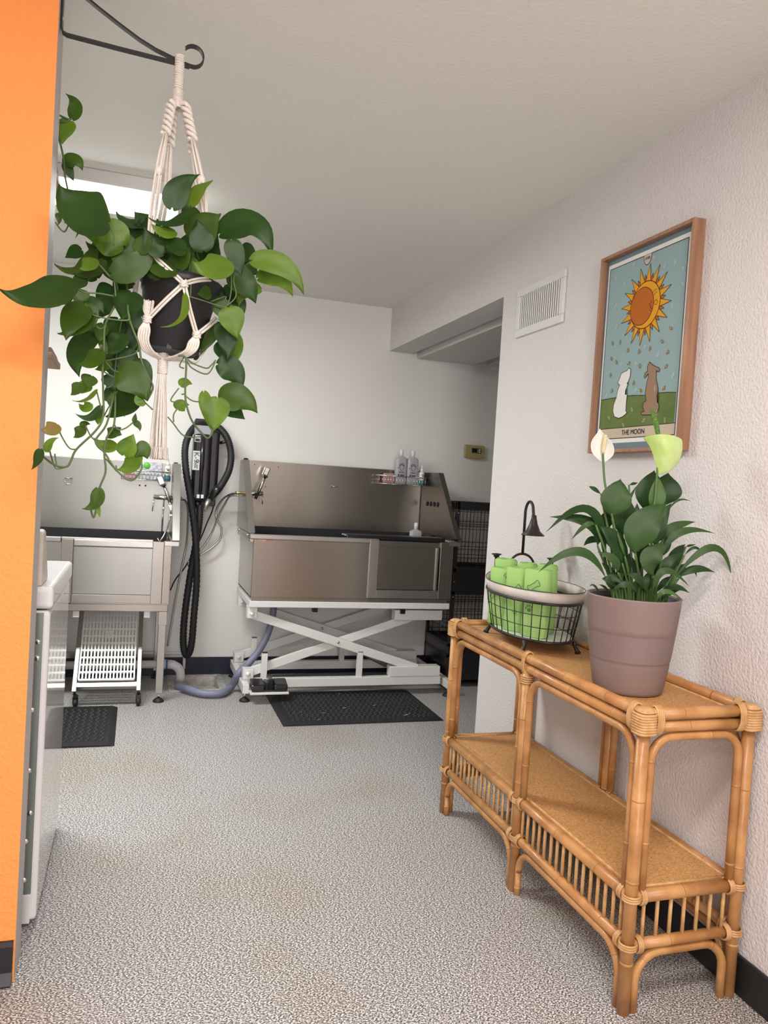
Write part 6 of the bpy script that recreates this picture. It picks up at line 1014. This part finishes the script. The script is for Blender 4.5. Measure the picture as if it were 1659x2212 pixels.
def ear(label,x,y,z):
    t=thing('ear_cleaner_bottle',label,'bottle',(x,y,z))
    MB().lathe([(0,.001),(.015,0),(.0175,.004),(.0175,.035)],(x,y,z),20).build('liquid','teal_liquid',t)
    MB().lathe([(.0176,.035),(.0176,.085),(.014,.092),(.0,.093)],(x,y,z),20).build('body','white_plastic',t)
    MB().lathe([(0,.115),(.0115,.113),(.0115,.092),(0,.092)],(x,y,z),16).build('cap','white_plastic',t)
    MB().tube([(x,y,z+.112),(x,y,z+.146)],[.0075,.002],10).build('spout','white_plastic',t)
    b=MB(); b.box((x-.010,y-.0185,z+.070),(x+.010,y-.0178,z+.074)); b.box((x-.004,y-.0185,z+.061),(x+.011,y-.0178,z+.066)); b.build('label_print','p_ink',t)
    MB().box((x-.008,y-.0185,z+.014),(x+.008,y-.0178,z+.020)).build('label_mark','red_ink',t)
ear('small teal and white spout bottle in the right tub caddy',1.838,4.925,1.3145)
ear('small teal and white spout bottle in the left tub caddy',.172,4.925,1.2445)
def pack(label,x0,x1,z0,z1,y0,m,nm='wipes_pack'):
    t=thing(nm,label,'pack',((x0+x1)/2,y0+.01,z0)); MB().box((x0,y0,z0),(x1,y0+.028,z1)).build('pouch',m,t,bevel=.006,seg=3); return t
pack('pink translucent pack at the left end of right tub caddy',1.572,1.645,1.3145,1.383,4.93,'pink_pack','soap_pack')
pack('pink translucent pack at left end of the left tub caddy',-.082,-.012,1.2445,1.300,4.93,'pink_pack','soap_pack')
tt=pack('grey patterned wipes pouch with green lid in the left caddy',.010,.140,1.2445,1.352,4.925,'pouch')
MB().lathe([(0,-.006),(.017,-.005),(.020,0)],(.050,4.924,1.330),20,'y').build('lid','green_cap',tt,label='green flip lid')
# ================================================================ KENNEL
t=thing('dog_crate','black two tier wire dog crate beyond the right tub','dog crate',(2.4,4.85,0))
kx0,kx1,ky0,ky1=1.985,2.85,4.62,5.045
b=MB()
for x in (kx0,kx1-.022):
    for y in (ky0,ky1-.022): b.box((x,y,.0),(x+.022,y+.022,1.222))
for z in (.20,.27,.615,.765,1.198,1.175):
    b.box((kx0,ky0,z),(kx1,ky0+.02,z+.024)); b.box((kx0,ky1-.02,z),(kx1,ky1,z+.024)); b.box((kx0,ky0,z),(kx0+.02,ky1,z+.024))
b.build('frame','black_metal',t,bevel=.002)
MB().box((kx0+.002,ky0+.002,.64),(kx1,ky1,.765)).build('tray','black_plastic',t); MB().box((kx0+.002,ky0+.002,.05),(kx1,ky1,.275)).build('tray','black_plastic',t)
def panel(fn,L0,L1,z0,z1,dx,nm='wire_panel'):
    b=MB(); n=int((L1-L0)/dx)
    for i in range(n+1):
        u=L0+(L1-L0)*i/n; b.tube([fn(u,z0),fn(u,z1)],.0016,4)
    for z in ([z0+.04+(z1-z0-.06)*q/3 for q in range(4)]+[z0+.10,z1-.10]): b.tube([fn(L0,z),fn(L1,z)],.002,4)
    b.build(nm,'black_metal',t)
for z0,z1 in ((.28,.62),(.78,1.18)):
    panel(lambda u,z:(u,ky0+.01,z),kx0+.02,kx1-.02,z0,z1,.026); panel(lambda u,z:(u,ky1-.01,z),kx0+.02,kx1-.02,z0,z1,.026)
    panel(lambda u,z:(kx0+.01,u,z),ky0+.02,ky1-.02,z0,z1,.024)
for z in (1.15,.70,.60,.30,.08): MB().lathe([(0,-.004),(.004,-.003),(.004,0)],(kx0+.011,ky0-.001,z),8,'y').build('bolt','chrome',t)
